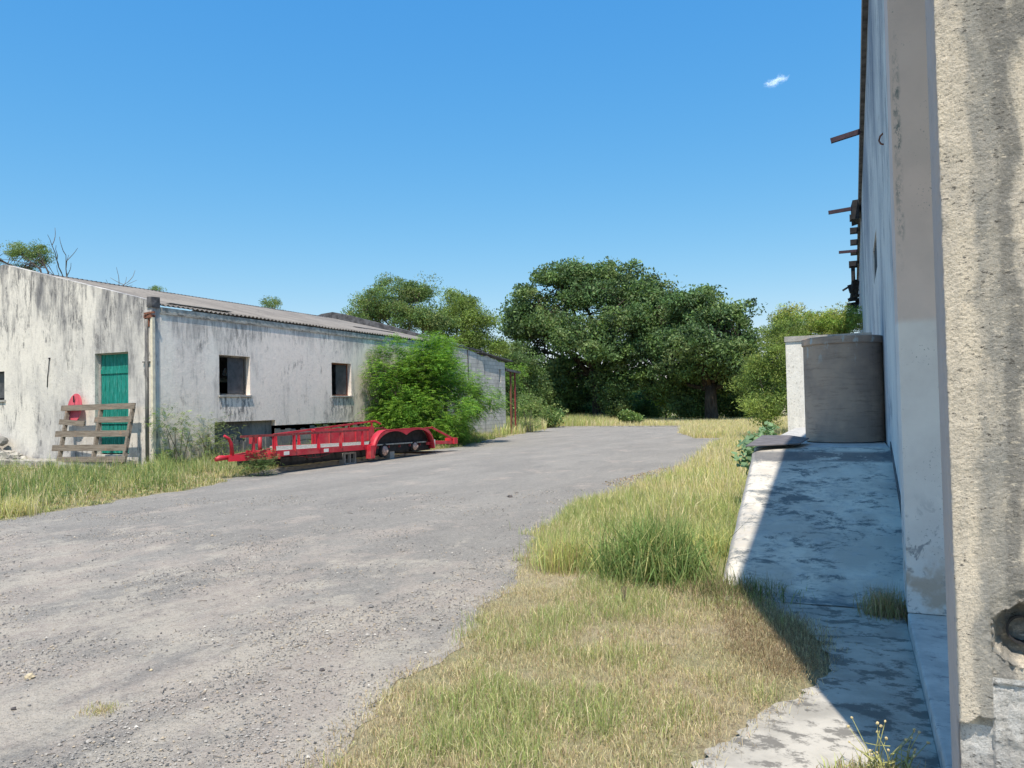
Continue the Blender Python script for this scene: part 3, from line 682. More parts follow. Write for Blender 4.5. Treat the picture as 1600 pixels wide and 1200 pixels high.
# supporting blocks
def hollow_block(x, y, z, w, l, h):
    mb = MB(); t = .035
    mb.box((x-w/2, y-l/2, z), (x+w/2, y+l/2, z+t)); mb.box((x-w/2, y-l/2, z+h-t), (x+w/2, y+l/2, z+h))
    for k in (0, .5, 1):
        yy = y-l/2+(l-t)*k; mb.box((x-w/2, yy, z+t), (x+w/2, yy+t, z+h-t))
    return mb
o = hollow_block(0, 0, 0, .2, .55, .33).build('concrete_block', M['greyconc']); o.location = (TX-.28, 18.45, 0)
tag(o, 'hollow concrete block under the trailer just ahead of its fender', 'block', 'blocks propping up the trailer')
mb = MB(); mb.box((-.09, -.13, 0), (.09, .13, .30), .01); o = mb.build('concrete_block', M['greyconc']); o.location = (TX-.2, 20.55, 0)
tag(o, 'upright grey block between the two trailer hubs', 'block', 'blocks propping up the trailer')
mb = MB(); mb.box((-.1, -.2, 0), (.1, .2, .24), .01); o = mb.build('concrete_block', M['greyconc']); o.location = (TF+.25, 18.6, 0)
tag(o, 'grey block under the far side of the trailer', 'block', 'blocks propping up the trailer')

# ================================================================ RIGHT BUILDING
HR = 7.8
Rb = thing('tall_building', 'tall pale plastered building with dark stains filling the right edge', 'building', (.38, 6, 0))
WX = .38
# side wall facing the yard
mb = MB()
ysr = [6.40, 8, 10, 12, 13.0, 13.6, 14.2, 15.1, 17, 20, 24, 27, 35, 50]
mb.cur = 0
wall(mb, 'y', WX, WX+.35, ysr, [-.1, 1, 2, 3.62, 4.2, 6, HR], lambda u, z: 13.0 < u < 15.1 and 3.62 < z < 4.2)
mb.add([(WX+.35, 50, -.1), (9, 50, -.1), (9, 50, HR), (WX+.35, 50, HR)], [(0, 1, 2, 3)])
sw = mb.build('side_wall', M['sidewall'], Rb)
mb = MB(); mb.box((.293, 5.97, .12), (1.6, 6.40, HR+.02)); mb.build('pilaster', M['pilaster'], Rb)
mb = MB(); mb.box((1.61, 6.0, .12), (9, 6.38, HR)); mb.build('bay_wall', M['sidewall'], Rb)
mb = MB(); mb.box((.803, 3.03, 3.33), (9, 3.355, HR)); mb.build('bay_lintel', M['roughcast'], Rb)
mb = MB(); mb.box((.29, 3.0, HR+.003), (9, 50.05, HR+.15)); mb.build('roof_slab', M['greyconc'], Rb)
mb = MB(); mb.box((.30, 6.42, HR-.07), (WX-.002, 50, HR)); mb.build('eave_gutter', M['darktop'], Rb)
# ledge
mb = MB(); mb.box((.29, 3.30, -.1), (6, 5.965, .12), 0); mb.box((.30, 1.5, -.1), (.9, 3.29, .06)); mb.build('ledge', M['ledge'], Rb, bevel=.012)
# dark plinth skirting following the ramp along the wall foot
# near pillar core: rough plastered, with a broken hole
mb = MB(); mb.box((.295, 3.16, -.1), (.80, 3.345, HR)); mb.build('pillar_core', M['pinkside'], Rb)
def fb(x, z, s, o=4, seed=0):
    v = 0; a = 1; t = 0
    for k in range(o): v += a*noise.noise(Vector((x*s, seed, z*s))); t += a; a *= .55; s *= 2.1
    return v/t
dx = .0045; xs = np.arange(.2925, .80, dx); zs = np.concatenate([np.arange(.0, 3.2, dx), np.arange(3.2, HR, .2)])
V = np.zeros((len(zs), len(xs), 3), np.float32)
HCX, HCZ = .495, .805
for j, z in enumerate(zs):
    for i, x in enumerate(xs):
        y = 3.02
        edge = .393         # right border of the smooth edge strip
        zb = .50 + .02*fb(x, 0, 30, 2, 9) + (x-.30)*.35 # its broken foot
        if z < 3.25:
            if x < edge and z > zb and z < 1.04: y = 3.010-.008*min(1, (1.04-z)/.12) + .0042*fb(x*.85, z*1.15, 125, 4, 1)
            else: y = 3.010 + .0048*fb(x*.85, z*1.15, 125, 4, 1) + .005*fb(x, z, 12, 2, 7)
            if x < edge and z <= zb: y = 3.035 + .010*fb(x, z, 22, 4, 5)
            # ragged hole
            dxh, dzh = (x-HCX)/.095, (z-HCZ)/.115
            rr = math.hypot(dxh, dzh) + .28*fb(x, z, 14, 4, 8)
            if rr < 1.0: y += .10*min(1, (1.0-rr)*4) + .015*fb(x, z, 40, 3, 2)
            elif rr < 1.35: y += .012*(1.35-rr)/.35*(1+fb(x, z, 30, 3, 4))
            if z < .64 and x > edge: y += .008+.014*fb(x, z, 16, 4, 6)
            if i == 0: y = 3.012
        V[j, i] = (x + (.004*fb(0, z, 20, 3, 5) if i < 3 else 0), y, z)
nz, nx = len(zs), len(xs); idx = np.arange(nz*nx).reshape(nz, nx)
Tq = np.stack([idx[:-1, :-1], idx[:-1, 1:], idx[1:, 1:], idx[1:, :-1]], -1).reshape(-1, 4)
# side skin of the strip, joining the face to the core
side = [(V[j, 0, 0], 3.165, zs[j]) for j in range(nz)]
Vall = np.concatenate([V.reshape(-1, 3), np.array(side, np.float32)]); b0 = nz*nx
Ts = np.array([(b0+j, idx[j, 0], idx[j+1, 0], b0+j+1) for j in range(nz-1)])
me = np_mesh('pillar_face', Vall, np.concatenate([Tq, Ts]), smooth=True)
pf = link('pillar_face', me, [M['roughcast'], M['strip'], M['coarse'], M['pinkside']], Rb)
cx = V[:-1, :-1, 0].ravel(); cz = V[:-1, :-1, 2].ravel()
mi = np.where((cx < .392) & (cz < -1), 1, 0); mi[(cz < .66) & (cx >= .39)] = 2; mi[(cz < .49) & (cx < .392)] = 2
mi = np.concatenate([mi, np.full(len(Ts), 3)]).astype(np.int32); me.polygons.foreach_set('material_index', mi)
mb = MB(); n = 20; vs = []
for (yy, rr) in ((3.075, .050), (3.075, .042), (3.155, .042)):
    vs += [(HCX+rr*math.cos(2*math.pi*k/n), yy, HCZ+.005+rr*math.sin(2*math.pi*k/n)) for k in range(n)]
mb.add(vs, [(a*n+k, a*n+(k+1) % n, (a+1)*n+(k+1) % n, (a+1)*n+k) for a in (0, 1) for k in range(n)] + [[2*n+k for k in range(n)]], False)
mb.build('drain_pipe', M['black'], Rb)
# steel outriggers and stub beams under the lost canopy
for (y, L, dz) in ((19.3, .57, .06), (27.0, .84, .03), (34.9, .66, 0)):
    mb = MB(); z = HR-.06; mb.bar((.303, y, z), (.243-L, y, z-dz*2), .09, .11); mb.build('outrigger', M['purple'], Rb)
mb = MB(); mb.box((.10, 26.6, HR-.5), (.299, 27.6, HR+.12), .03); mb.build('outrigger_box', M['black'], Rb)
for y in (28.4, 30.6, 32.9, 35.2):
    mb = MB(); mb.box((.03, y-.15, HR-.17), (.299, y+.15, HR+.02)); mb.build('stub_beam', M['black'], Rb)
mb = MB(); P0 = Vector((.2, 43.0, HR-.1))
mb.box((-.05, 37.6, HR-.25), (.299, 38.2, HR-.02)); mb.box((.03, 37.7, HR-.9), (.20, 38.1, HR-.24)); mb.bar((.2, 38, HR-.85), (.1, 38.4, HR-1.7), .28, .25); mb.bar((.25, 38.2, HR-.9), (-.35, 38.2, HR-1.25), .08, .08); mb.bar((.30, 38.3, HR-1.1), (-.1, 38.3, HR-1.2), .3, .35)
p_ = Vector((.15, 38.3, HR-1.6))
for k in range(16):
    q_ = Vector((.28-random.uniform(0, .5)*(1 if k % 3 else .2), 38.3+random.uniform(-.3, .3), p_.z-random.uniform(-.1, .26))); mb.bar(p_, q_, random.uniform(.06, .2), random.uniform(.05, .2)); p_ = q_
mb.build('hanging_debris', M['black'], Rb)
mb = MB(); mb.tube([(WX+.005, 9.48, 4.56), (WX-.03, 9.48, 4.53), (WX-.045, 9.44, 4.47), (WX-.03, 9.40, 4.42), (WX-.005, 9.37, 4.40)], .010, 6); mb.build('wall_hook', M['rust'], Rb)
mb = MB(); mb.box((WX+.02, 13.005, 3.625), (WX+.05, 15.095, 4.195)); mb.build('window', M['black'], Rb)  # black panel just behind the wall face stands in for the dark inside the opening
mb = MB(); mb.bar((WX-.004, 6.42, .16), (WX-.004, 10.15, 1.03), .012, .11, (0, 0, 1)); mb.build('skirting', M['darktop'], Rb)

# ---- dock with ramp, slab
Dk = thing('loading_dock', 'whitewashed concrete ramp rising to a loading dock along the tall building', 'ramp', (-.4, 8.5, 0))
nn = 60; prof = []
for i in range(nn+1):
    y = 6.35+(10.30-6.35)*i/nn; t = (y-6.55)/(10.15-6.55)
    z = .03+.97*max(0, min(1, t)); 
    if t < .12: z = .03+.97*(max(0, t+.03)**2)/(.15**2)*.15*.9 if t > -.03 else .03
    if t > .93: z = 1.0 - .97*((1.03-min(t, 1.03))**2)/(.10**2)*.10*.42 if t < 1.03 else 1.0
    prof.append((y, z))
Vg = []; nxr = 30
for (y, z) in prof:
    xl = -1.07-.03*(y-6.35); 
    for k in range(nxr+1):
        t = k/nxr; x = xl+(WX-.008-xl)*t
        dn = 0
        if t < .07: dn = -.03*((.07-t)/.07)**2
        Vg.append((x+(.010*noise.noise(Vector((0, y*3, 5))) if k == 0 else 0), y, z+dn+.012*noise.noise(Vector((x*1.7, y*1.7, 0)))+.005*noise.noise(Vector((x*7, y*7, 2)))))
Tg = [(j*(nxr+1)+k, j*(nxr+1)+k+1, (j+1)*(nxr+1)+k+1, (j+1)*(nxr+1)+k) for j in range(nn) for k in range(nxr)]
base = len(Vg)
for (y, z) in prof: Vg.append((-1.07-.03*(y-6.35)-.02, y, -.1))
Tg += [(base+j, j*(nxr+1), (j+1)*(nxr+1), base+j+1) for j in range(nn)]
link('ramp', np_mesh('ramp', Vg, Tg, smooth=True), M['ramp'], Dk)
mb = MB(); mb.box((-1.20, 10.31, -.1), (WX-.005, 17.95, .995)); mb.build('platform', M['ledge'], Dk, bevel=.02)
# slab at the foot
def slab_z(x, y): return .022 + .012*noise.noise(Vector((x*1.3, y*1.3, 7))) - (.018*math.exp(-((y-5.72-.08*math.sin(x*3))/.05)**2))
xs_, ys_ = np.linspace(-1.15, .288, 40), np.linspace(1.2, 6.40, 130)
def slab_l(y): return float(np.interp(y, [1.2, 2.6, 3.44, 4.0, 4.4, 4.9, 5.4, 5.8, 6.1, 6.4], [-.98, -.86, -.66, -.52, -.32, -.17, -.25, -.38, -.72, -1.08]))+.05*noise.noise(Vector((0, y*3, 2)))+.04*noise.noise(Vector((0, y*9, 4)))+.03*noise.noise(Vector((0, y*25, 4)))
Vs = [(slab_l(y)+(.288-slab_l(y))*t, y, slab_z(slab_l(y)+(.288-slab_l(y))*t, y)) for y in ys_ for t in np.linspace(0, 1, 40)]
Ts_ = [(j*40+i, j*40+i+1, (j+1)*40+i+1, (j+1)*40+i) for j in range(129) for i in range(39)]
o = link('concrete_slab', np_mesh('concrete_slab', Vs, Ts_, smooth=True), M['slab'])
tag(o, 'dusty pale concrete slab at the foot of the ramp, half in shade', 'slab')
# white wall on the dock beyond the ring
dw = thing('dock_wall', 'short white plastered wall at the far end of the dock', 'wall', (-.5, 18, 0))
mb = MB(); mb.box((-1.36, 18.0, -.1), (WX-.01, 18.3, 2.88)); mb.build('wall', M['farwhite'], dw)
mb = MB(); mb.box((-1.38, 17.97, 2.885), (WX-.008, 18.33, 3.0)); mb.build('coping', M['greyconc'], dw)
# concrete ring tank
tk = thing('concrete_ring', 'brown stained concrete well ring standing on the dock', 'tank', (-.15, 11.75, 1.0))
def lathe(prof, c, n=64):
    V = []; T = []
    for (r, z) in prof:
        for k in range(n): t = 2*math.pi*k/n; V.append((c[0]+r*math.cos(t), c[1]+r*math.sin(t), z))
    for a in range(len(prof)-1):
        for k in range(n): T.append((a*n+k, a*n+(k+1) % n, (a+1)*n+(k+1) % n, (a+1)*n+k))
    return V, T
C_ = (-.135, 11.9); V_, T__ = lathe([(.525, 1.01), (.525, 2.42), (.53, 2.45), (.46, 2.45), (.46, 1.05), (.40, 1.05), (.40, 1.01)], C_); V_ = [(x, y, z+.004*noise.noise(Vector((x*2, y*2, z*9)))) for x, y, z in V_]
link('barrel', np_mesh('barrel', V_, T__, smooth=False), M['tank'], tk)
V_, T__ = lathe([(.533, 2.36), (.545, 2.37), (.545, 2.455), (.535, 2.465), (.47, 2.467)], C_)
link('rim', np_mesh('rim', V_, T__, smooth=False), M['tank'], tk)
# sheet plate
mb = MB(); pa = [at(1165, 698, 1.03), at(1250, 694, 1.05), at(1266, 684, 1.06), at(1236, 680, 1.10), at(1192, 681, 1.10)]
pa = [Vector((p.x, min(p.y, 11.3), p.z)) for p in pa]
mb.prism(pa, (0, 0, .012)); pl = mb.build('metal_plate', M['plate']); tag(pl, 'dark warped sheet metal plate lying on the dock edge before the ring', 'metal plate')
# ================================================================ VEGETATION
def rnd(n, a, b): return rng.uniform(a, b, n)
def grass_mesh(name, P, h, w, cols, lean=.5, base_z=0.0, curl=.6):
    """P (n,2), h (n,), w (n,), cols (n,3)"""
    n = len(P); a = rng.uniform(0, 2*np.pi, n); l = np.abs(rng.normal(0, lean, n)); f = rng.uniform(0, 2*np.pi, n)
    d = np.stack([np.cos(a), np.sin(a)], 1); s = np.stack([np.cos(f), np.sin(f)], 1)
    l = np.clip(l, 0, 1.35)
    z0 = np.full(n, base_z) if np.isscalar(base_z) else base_z
    b = np.concatenate([P, z0[:, None]], 1)
    def pt(t, k):
        ang = l*k; return np.concatenate([d*(np.sin(ang)*h*t)[:, None], (np.cos(ang)*h*t)[:, None]], 1)
    mid = b + pt(.55, .55); tip = mid + pt(.45, 1.0+curl)
    tip[:, 2] = np.maximum(tip[:, 2], z0+.004)
    sv = np.concatenate([s, np.zeros((n, 1))], 1)*(w/2)[:, None]
    V = np.stack([b-sv, b+sv, mid-sv*.8, mid+sv*.8, tip], 1).reshape(-1, 3)
    i = np.arange(n)[:, None]*5
    T = np.concatenate([i+np.array([[0, 1, 3]]), i+np.array([[0, 3, 2]]), i+np.array([[2, 3, 4]])], 1).reshape(-1, 3)
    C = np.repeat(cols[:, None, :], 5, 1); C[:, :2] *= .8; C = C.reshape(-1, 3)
    return np_mesh(name, V, T, C)
def nz2(P, s, seed=0):
    return np.array([noise.noise(Vector((x*s, y*s, seed))) + .5*noise.noise(Vector((x*s*2.3, y*s*2.3, seed+4))) for x, y in P])
GREEN = np.array([.31, .385, .14]); GREEN2 = np.array([.18, .29, .09]); STRAW = np.array([.80, .70, .45]); OLIVE = np.array([.48, .49, .21]); BROWN = np.array([.44, .33, .21]); YEL = np.array([.64, .61, .24])
def blend(cs, ws):
    ws = np.clip(np.stack(ws, 1), 1e-4, None); ws /= ws.sum(1, keepdims=True)
    pick = (rng.random(len(ws))[:, None] > np.cumsum(ws, 1)).sum(1).clip(0, len(cs)-1)
    c = np.array(cs)[pick]; return np.clip(c*rng.uniform(.72, 1.25, (len(c), 1))*rng.uniform(.94, 1.06, (len(c), 3)), 0, 1)
def scatter(poly, n, keep=None):
    xs, ys = zip(*poly); out = []
    tot = 0
    while tot < n:
        q = np.stack([rnd(n*2, min(xs), max(xs)), rnd(n*2, min(ys), max(ys))], 1); q = q[pin(poly, q[:, 0], q[:, 1])]
        if keep is not None: q = q[keep(q)]
        out.append(q); tot += len(q)
        if len(out) > 12: break
    return np.concatenate(out)[:n]
def fronds(name, C, D, L, cols, nl=8):
    """C start points, D directions (n,3), L lengths"""
    n = len(C); V = []; up3 = np.array([0, 0, 1.])
    side = np.cross(D, up3); side /= np.linalg.norm(side, axis=1, keepdims=True)+1e-6; out = []; cl = []
    for k in range(nl):
        t = (k+1)/nl; pos = C+D*(L*t)[:, None]; pos[:, 2] -= (L*.45*t*t)
        ll = (L*.34*(1-.55*abs(t-.45)))[:, None]
        for s in (-1, 1):
            dirn = side*s*.9+D*.45-up3*.25+rng.normal(0, .12, (n, 3)); dirn /= np.linalg.norm(dirn, axis=1, keepdims=True)
            wv = np.cross(dirn, side*0+up3+rng.normal(0, .35, (n, 3))); wv /= np.linalg.norm(wv, axis=1, keepdims=True); wv *= ll*.13
            out.append(np.stack([pos, pos+dirn*ll*.5+wv, pos+dirn*ll, pos+dirn*ll*.5-wv], 1)); cl.append(np.repeat(cols[:, None], 4, 1))
    V = np.concatenate(out).reshape(-1, 3); Cc = np.concatenate(cl).reshape(-1, 3)
    return np_mesh(name, V, np.arange(len(V)).reshape(-1, 4), Cc)
verge_l = [p for p in ROAD_R if 1 < p[1] < 34]
def soft(poly, k=.12): return poly
# --- near verge between road and slab
near_poly = [(-2.05, 1.6), (-2.2, 2.8), (-2.35, 3.3), (-2.47, 3.93), (-2.62, 4.67), (-2.7, 5.32), (-2.86, 6.3), (-3.26, 7.5), (-3.7, 9.3), (-3.86, 12), (-1.2, 12), (-1.14, 8.6), (-1.09, 7.2), (-1.0, 6.75), (-.62, 6.0), (-.42, 5.6), (-.35, 4.9), (-.42, 4.4), (-.62, 3.9), (-.76, 3.4), (-1.0, 2.6), (-1.1, 1.6)]
q = jag(near_poly, .12, .05)
P = scatter(q, 46000, lambda p: rng.random(len(p)) < np.clip((6.2-p[:, 1])/3.2, .35, 1))
P2 = scatter(q, 42000)
P = np.concatenate([P, P2]); P = P + rng.normal(0, .035, P.shape) + rng.normal(0, .10, P.shape)*(rng.random((len(P), 1)) < .12)
a = nz2(P, .9); b = nz2(P, 2.7, 3)
g = np.clip(.5+1.9*a+.8*b+ (P[:, 1]-5.2)*.13 - np.abs(P[:, 0]+1.75)*.22*(P[:, 1] < 6), 0, 1)
drop = ((b + .3*a < -.34) & (rng.random(len(P)) < .8)) | ((P[:, 1] > 6.3) & (P[:, 1] < 9) & (rng.random(len(P)) < .35)); P, g, a, b = P[~drop], g[~drop], a[~drop], b[~drop]
far = np.clip((P[:, 1]-7.8)/4, 0, 1)
h = (.03+.06*rng.random(len(P)))*(.55+1.15*g)*(1+.5*np.clip(b, -1, 1)) + far*.16*rng.random(len(P))*(.5+g) + (rng.random(len(P)) < .012)*.07
w = rnd(len(P), .0022, .0045)+far*.004
cols = blend([GREEN*1.15, OLIVE*1.1, STRAW, BROWN], [g**1.3*1.0, .35+.2*g, (1-g)*1.15+.32, (1-g)*.45+.06])
me = grass_mesh('verge_grass', P, h, w, cols, .75)
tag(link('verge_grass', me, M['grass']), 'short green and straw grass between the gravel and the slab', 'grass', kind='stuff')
# dead straw litter lying flat near the slab
q = scatter(jag([(-2.3, 2.0), (-2.55, 4.5), (-2.8, 6), (-1.9, 6.6), (-.92, 6.75), (-.6, 6.3), (-.34, 5.7), (-.18, 5.1), (-.16, 4.8), (-.26, 4.45), (-.48, 3.85), (-.6, 3.4), (-.82, 2.6), (-.9, 2.0)], .1, .06), 26000)
q = q + rng.normal(0, .05, q.shape)
me = grass_mesh('straw_litter', q, rnd(len(q), .02, .06), rnd(len(q), .0018, .0035), blend([STRAW*.9, BROWN*1.2, np.array([.52, .42, .28])], [np.full(len(q), 1.), np.full(len(q), .7), np.full(len(q), .8)]), 1.5, .03, .3)
tag(link('straw_litter', me, M['grass']), 'dry straw litter strewn over the near verge edge', 'litter', kind='stuff')
# shaded weed mat beside the ramp foot
q = scatter(jag([(-1.05, 6.75), (-.78, 6.4), (-.50, 5.9), (-.30, 5.3), (-.20, 4.9), (-.34, 4.6), (-.6, 4.7), (-.9, 5.6)], .1, .06), 9000); q = q+rng.normal(0, .05, q.shape)
me = grass_mesh('dead_grass', q, rnd(len(q), .025, .07), rnd(len(q), .002, .004), blend([STRAW*.7, BROWN*.9, BROWN*.6, BROWN*.75], [np.full(len(q), 1.)]*4), 1.1, .03, .5)
tag(link('dead_grass', me, M['grass']), 'matted dead grass in the shade where the ramp meets the slab', 'grass', kind='stuff')
# --- taller verge along the dock and beyond
strip = [(-3.75, 8.8), (-3.9, 12), (-3.72, 14.3), (-3.5, 18), (-4.0, 22.3), (-4.5, 28), (-4.8, 34.6), (-6.4, 34.2), (-7.8, 38), (-9.2, 45), (-10.5, 52), (-10.5, 56), (-.5, 56), (-1.3, 30), (-1.3, 12), (-1.18, 8.4), (-1.5, 7.4), (-2.9, 7.6)]
P = scatter(jag(strip, .25, .12), 95000, lambda p: rng.random(len(p)) < np.clip(11/p[:, 1], .10, 1))
g = np.clip(.5+.9*nz2(P, .5, 5)-(P[:, 1]-14)*.018, 0.02, 1); ed = np.clip((P[:, 0]+3.9)*.5+.35, .3, 1)
fa = np.clip((P[:, 1]-9)/14, 0, 1)
h = (.08+.24*rng.random(len(P))**1.3)*(.60+.5*ed)*(1+.6*np.clip(nz2(P, 1.1, 41), -1, 1))+fa*.28*rng.random(len(P)); h *= np.clip((P[:, 1]-6.9)/3.6, .28, 1)
cols = blend([GREEN*1.3, OLIVE*1.25, YEL*1.05, STRAW], [g*.8, .5+0*g, .35+.3*fa, (1-g)*1.2+.8*fa+.15])
me = grass_mesh('roadside_grass', P, h, rnd(len(P), .005, .009)*(1+fa*1.4), cols, .42)
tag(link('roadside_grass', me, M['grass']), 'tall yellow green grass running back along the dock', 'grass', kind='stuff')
# --- left verge in front of the warehouse
lv = [(-12.05, 7.2), (-12.12, 8.2), (-12.2, 9.3), (-12.45, 10.4), (-12.6, 11.8), (-13.4, 13.6), (-14.2, 15.4), (-14.9, 17.4), (-15.2, 20), (-15.0, 24), (-14.3, 25.4), (-15.5, 31), (-16.6, 36), (-17.7, 36), (-17.75, 15.6), (-18.3, 14.4), (-23, 14.0), (-27, 13.5), (-24, 8)]
P = scatter(jag(lv, .3, .12), 95000)
a = nz2(P, .55, 9); a2 = nz2(P, 1.9, 19); g = np.clip(.70+1.3*a+.5*a2, 0, 1); dE = np.clip((-12.6-P[:, 0])*.8+.2, .25, 1); dE = np.where(P[:, 1] > 13, np.clip((-14.0-P[:, 0])*.7+.35, .3, 1), dE)
h = (.11+.36*rng.random(len(P))**1.5)*(.55+.5*g)*dE*np.clip(1.0+.9*a2, .35, 1.6)
h *= np.where((P[:, 1] > 15.5) & (P[:, 0] > -16.5), .6, 1)
cols = blend([GREEN*1.05, GREEN2*1.0, YEL*.95, STRAW*.95, OLIVE], [g*1.1*dE, g*.9*dE, .40+0*g, (1-g)*1.0+.05+(1-dE)*1.1, .30+0*g])
me = grass_mesh('weedy_grass', P, h, rnd(len(P), .008, .015), cols, .42)
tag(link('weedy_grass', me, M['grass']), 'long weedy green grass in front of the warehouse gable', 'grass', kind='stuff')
q = scatter(jag(lv, .3, .12), 9000); q = q[(nz2(q, .6, 77) > -.25)]; n = len(q); dE = np.where(q[:, 1] > 13, np.clip((-14.0-q[:, 0])*.7+.35, .3, 1), np.clip((-12.5-q[:, 0])*.8+.25, .2, 1))
wv = np.clip(nz2(q, .9, 55)+.55, .15, 1.4); C = np.concatenate([q, (rng.uniform(.03, .42, n)*dE*wv)[:, None]], 1); D = rng.normal(0, 1, C.shape); D[:, 2] = np.abs(D[:, 2])*.5; D /= np.linalg.norm(D, axis=1, keepdims=True)
wp = np.array([(.16, .24, .09), (.11, .18, .07), (.24, .31, .10), (.36, .38, .17), (.09, .14, .06)]); cols = wp[rng.integers(0, 5, n)]*rng.uniform(.7, 1.3, (n, 1))
tag(link('weed_cover', None or fronds('weed_cover', C, D, rnd(n, .10, .26), np.clip(cols, 0, 1), 4), M['leaf']), 'tangled leafy weeds mixed into the grass before the warehouse', 'weeds', kind='stuff')
q = scatter(jag(lv, .3, .12), 26000); n = len(q); dE = np.where(q[:, 1] > 13, np.clip((-14.0-q[:, 0])*.7+.35, .3, 1), np.clip((-12.5-q[:, 0])*.8+.25, .2, 1))
me = grass_mesh('bent_grass', q, rnd(n, .12, .38)*dE, rnd(n, .009, .016), blend([GREEN*.8, GREEN2*.8, STRAW*.9, YEL*.8, BROWN], [np.full(n, 1.)]*5), 1.1, 0, .7)
tag(link('bent_grass', me, M['grass']), 'bent and fallen grass blades in the verge before the warehouse', 'grass', kind='stuff')
# sparse dry low edge with straw at the gravel
# --- far meadow strip
fm = [(-17.3, 36), (-17.5, 41), (-18.8, 47), (-20, 51.8), (-10.4, 51.2), (-10.3, 52), (-4, 52), (-2, 66), (-34, 66), (-30, 45), (-18.5, 38)]
P = scatter(jag(fm, .5, .3), 60000)
g = np.clip(.35+.9*nz2(P, .25, 12)+(-P[:, 0]-17)*.12, 0, 1)
left = np.clip((-15-P[:, 0])/4, 0, 1)
h = (.22+.45*rng.random(len(P)))*(.7+.75*left)
cols = blend([GREEN*1.25, OLIVE*1.3, STRAW*1.05, YEL], [g, .35+0*g, (1-g)*1.3+.1, .35+0*g])
me = grass_mesh('meadow_grass', P, h, rnd(len(P), .02, .035), cols, .35)
tag(link('meadow_grass', me, M['grass']), 'tall dry meadow grass at the far end of the yard', 'grass', kind='stuff')

# --- single tufts
def tuft(name, label, cat, x, y, n, hgt, rad, cset, wd=.004, lean=.55, z=0.0, group=None):
    P = np.stack([rng.normal(0, rad, n), rng.normal(0, rad, n)], 1)
    h = hgt*(.45+.6*rng.random(n)); cols = blend(cset, [np.ones(n)]*len(cset))
    me = grass_mesh(name, P, h, rnd(n, wd*.7, wd*1.3), cols, lean, z, .9)
    o = link(name, me, M['grass']); o.location = (x, y, 0); return tag(o, label, cat, group)
DG = np.array([.10, .15, .05])
tuft('grass_tussock', 'large dark green arching tussock on the near verge', 'grass clump', -1.74, 6.95, 2300, .70, .20, [DG*1.5, DG*2.2, OLIVE*.9, GREEN*.8, DG*2.8], .009, 1.0)
tuft('grass_tussock', 'yellow green upright tussock at the gravel edge', 'grass clump', -2.62, 7.1, 1300, .40, .14, [YEL*1.05, OLIVE*1.2, GREEN*1.4, BROWN*1.3], .006, .5)
tuft('grass_tussock', 'pale straw tussock at the left frame edge beside the gravel', 'grass clump', -12.3, 8.0, 600, .40, .16, [STRAW, YEL*1.1, OLIVE*1.2], .009, .5)
tuft('grass_tussock', 'tall green tussock directly behind the large dark one', 'grass clump', -1.45, 8.1, 600, .42, .2, [GREEN*1.3, YEL, OLIVE*1.2], .008, .45)
tuft('grass_tuft', 'small dry tuft growing in the open gravel', 'grass clump', -3.75, 2.9, 240, .045, .045, [STRAW*.9, OLIVE, BROWN*1.3], .003, 1.0)
tuft('dry_weed', 'dry brown weed at the wall foot halfway down the ramp base', 'weed', .17, 6.25, 900, .26, .075, [BROWN*.8, BROWN*1.3, OLIVE*.7], .004, .6)
tuft('dry_weed', 'dark scrubby weed growing at the left corner of the ramp foot', 'weed', -.93, 6.55, 1500, .20, .20, [BROWN*.7, OLIVE*.7, DG], .005, .8)
# flowering weed in the foreground
fw_ = thing('flowering_weed', 'dry yellow weed with seed heads at the bottom by the ledge', 'weed', (.08, 3.58, 0))
mbs = MB(); heads = []
for k in range(22):
    a_ = random.uniform(0, 6.28); L = random.uniform(.10, .26); s_ = random.uniform(.02, .10)
    p0 = Vector((.08+random.uniform(-.07, .07), 3.56+random.uniform(-.05, .05), .01)); p1 = p0+Vector((math.cos(a_)*s_*.5, math.sin(a_)*s_*.5, L*.6)); p2 = p1+Vector((math.cos(a_)*s_*.7, math.sin(a_)*s_*.7, L*.4))
    mbs.tube([p0, p1, p2], [.0022, .0018, .0012], 5); mbh = MB(); mbh.rock(p2, random.uniform(.005, .008), 1, 1, k); heads.append(mbh)
    for t in range(4):
        b_ = p0.lerp(p1, random.random()); e_ = b_+Vector((random.uniform(-.05, .05), random.uniform(-.05, .05), random.uniform(.0, .03))); mbs.bar(b_, e_, .007, .0012)
M['weedstem'] = simple('dry_weed_stem', (.34, .34, .13), .8, var=.3, scale=40, bump=0); M['seed'] = simple('pale_seed_head', (.55, .46, .25), .8, var=.3, scale=60, bump=0)
mbs.build('stems', M['weedstem'], fw_); [h_.build('seed_head', M['seed'], fw_) for h_ in heads]
n = 900; Pt = np.stack([rng.normal(.06, .085, n), rng.normal(3.53, .055, n)], 1)
link('leaves', grass_mesh('leaves', Pt, rnd(n, .03, .11), rnd(n, .003, .007), blend([YEL*.9, OLIVE, STRAW*.8, BROWN], [np.ones(n)]*4), .8, .01), M['grass'], fw_)

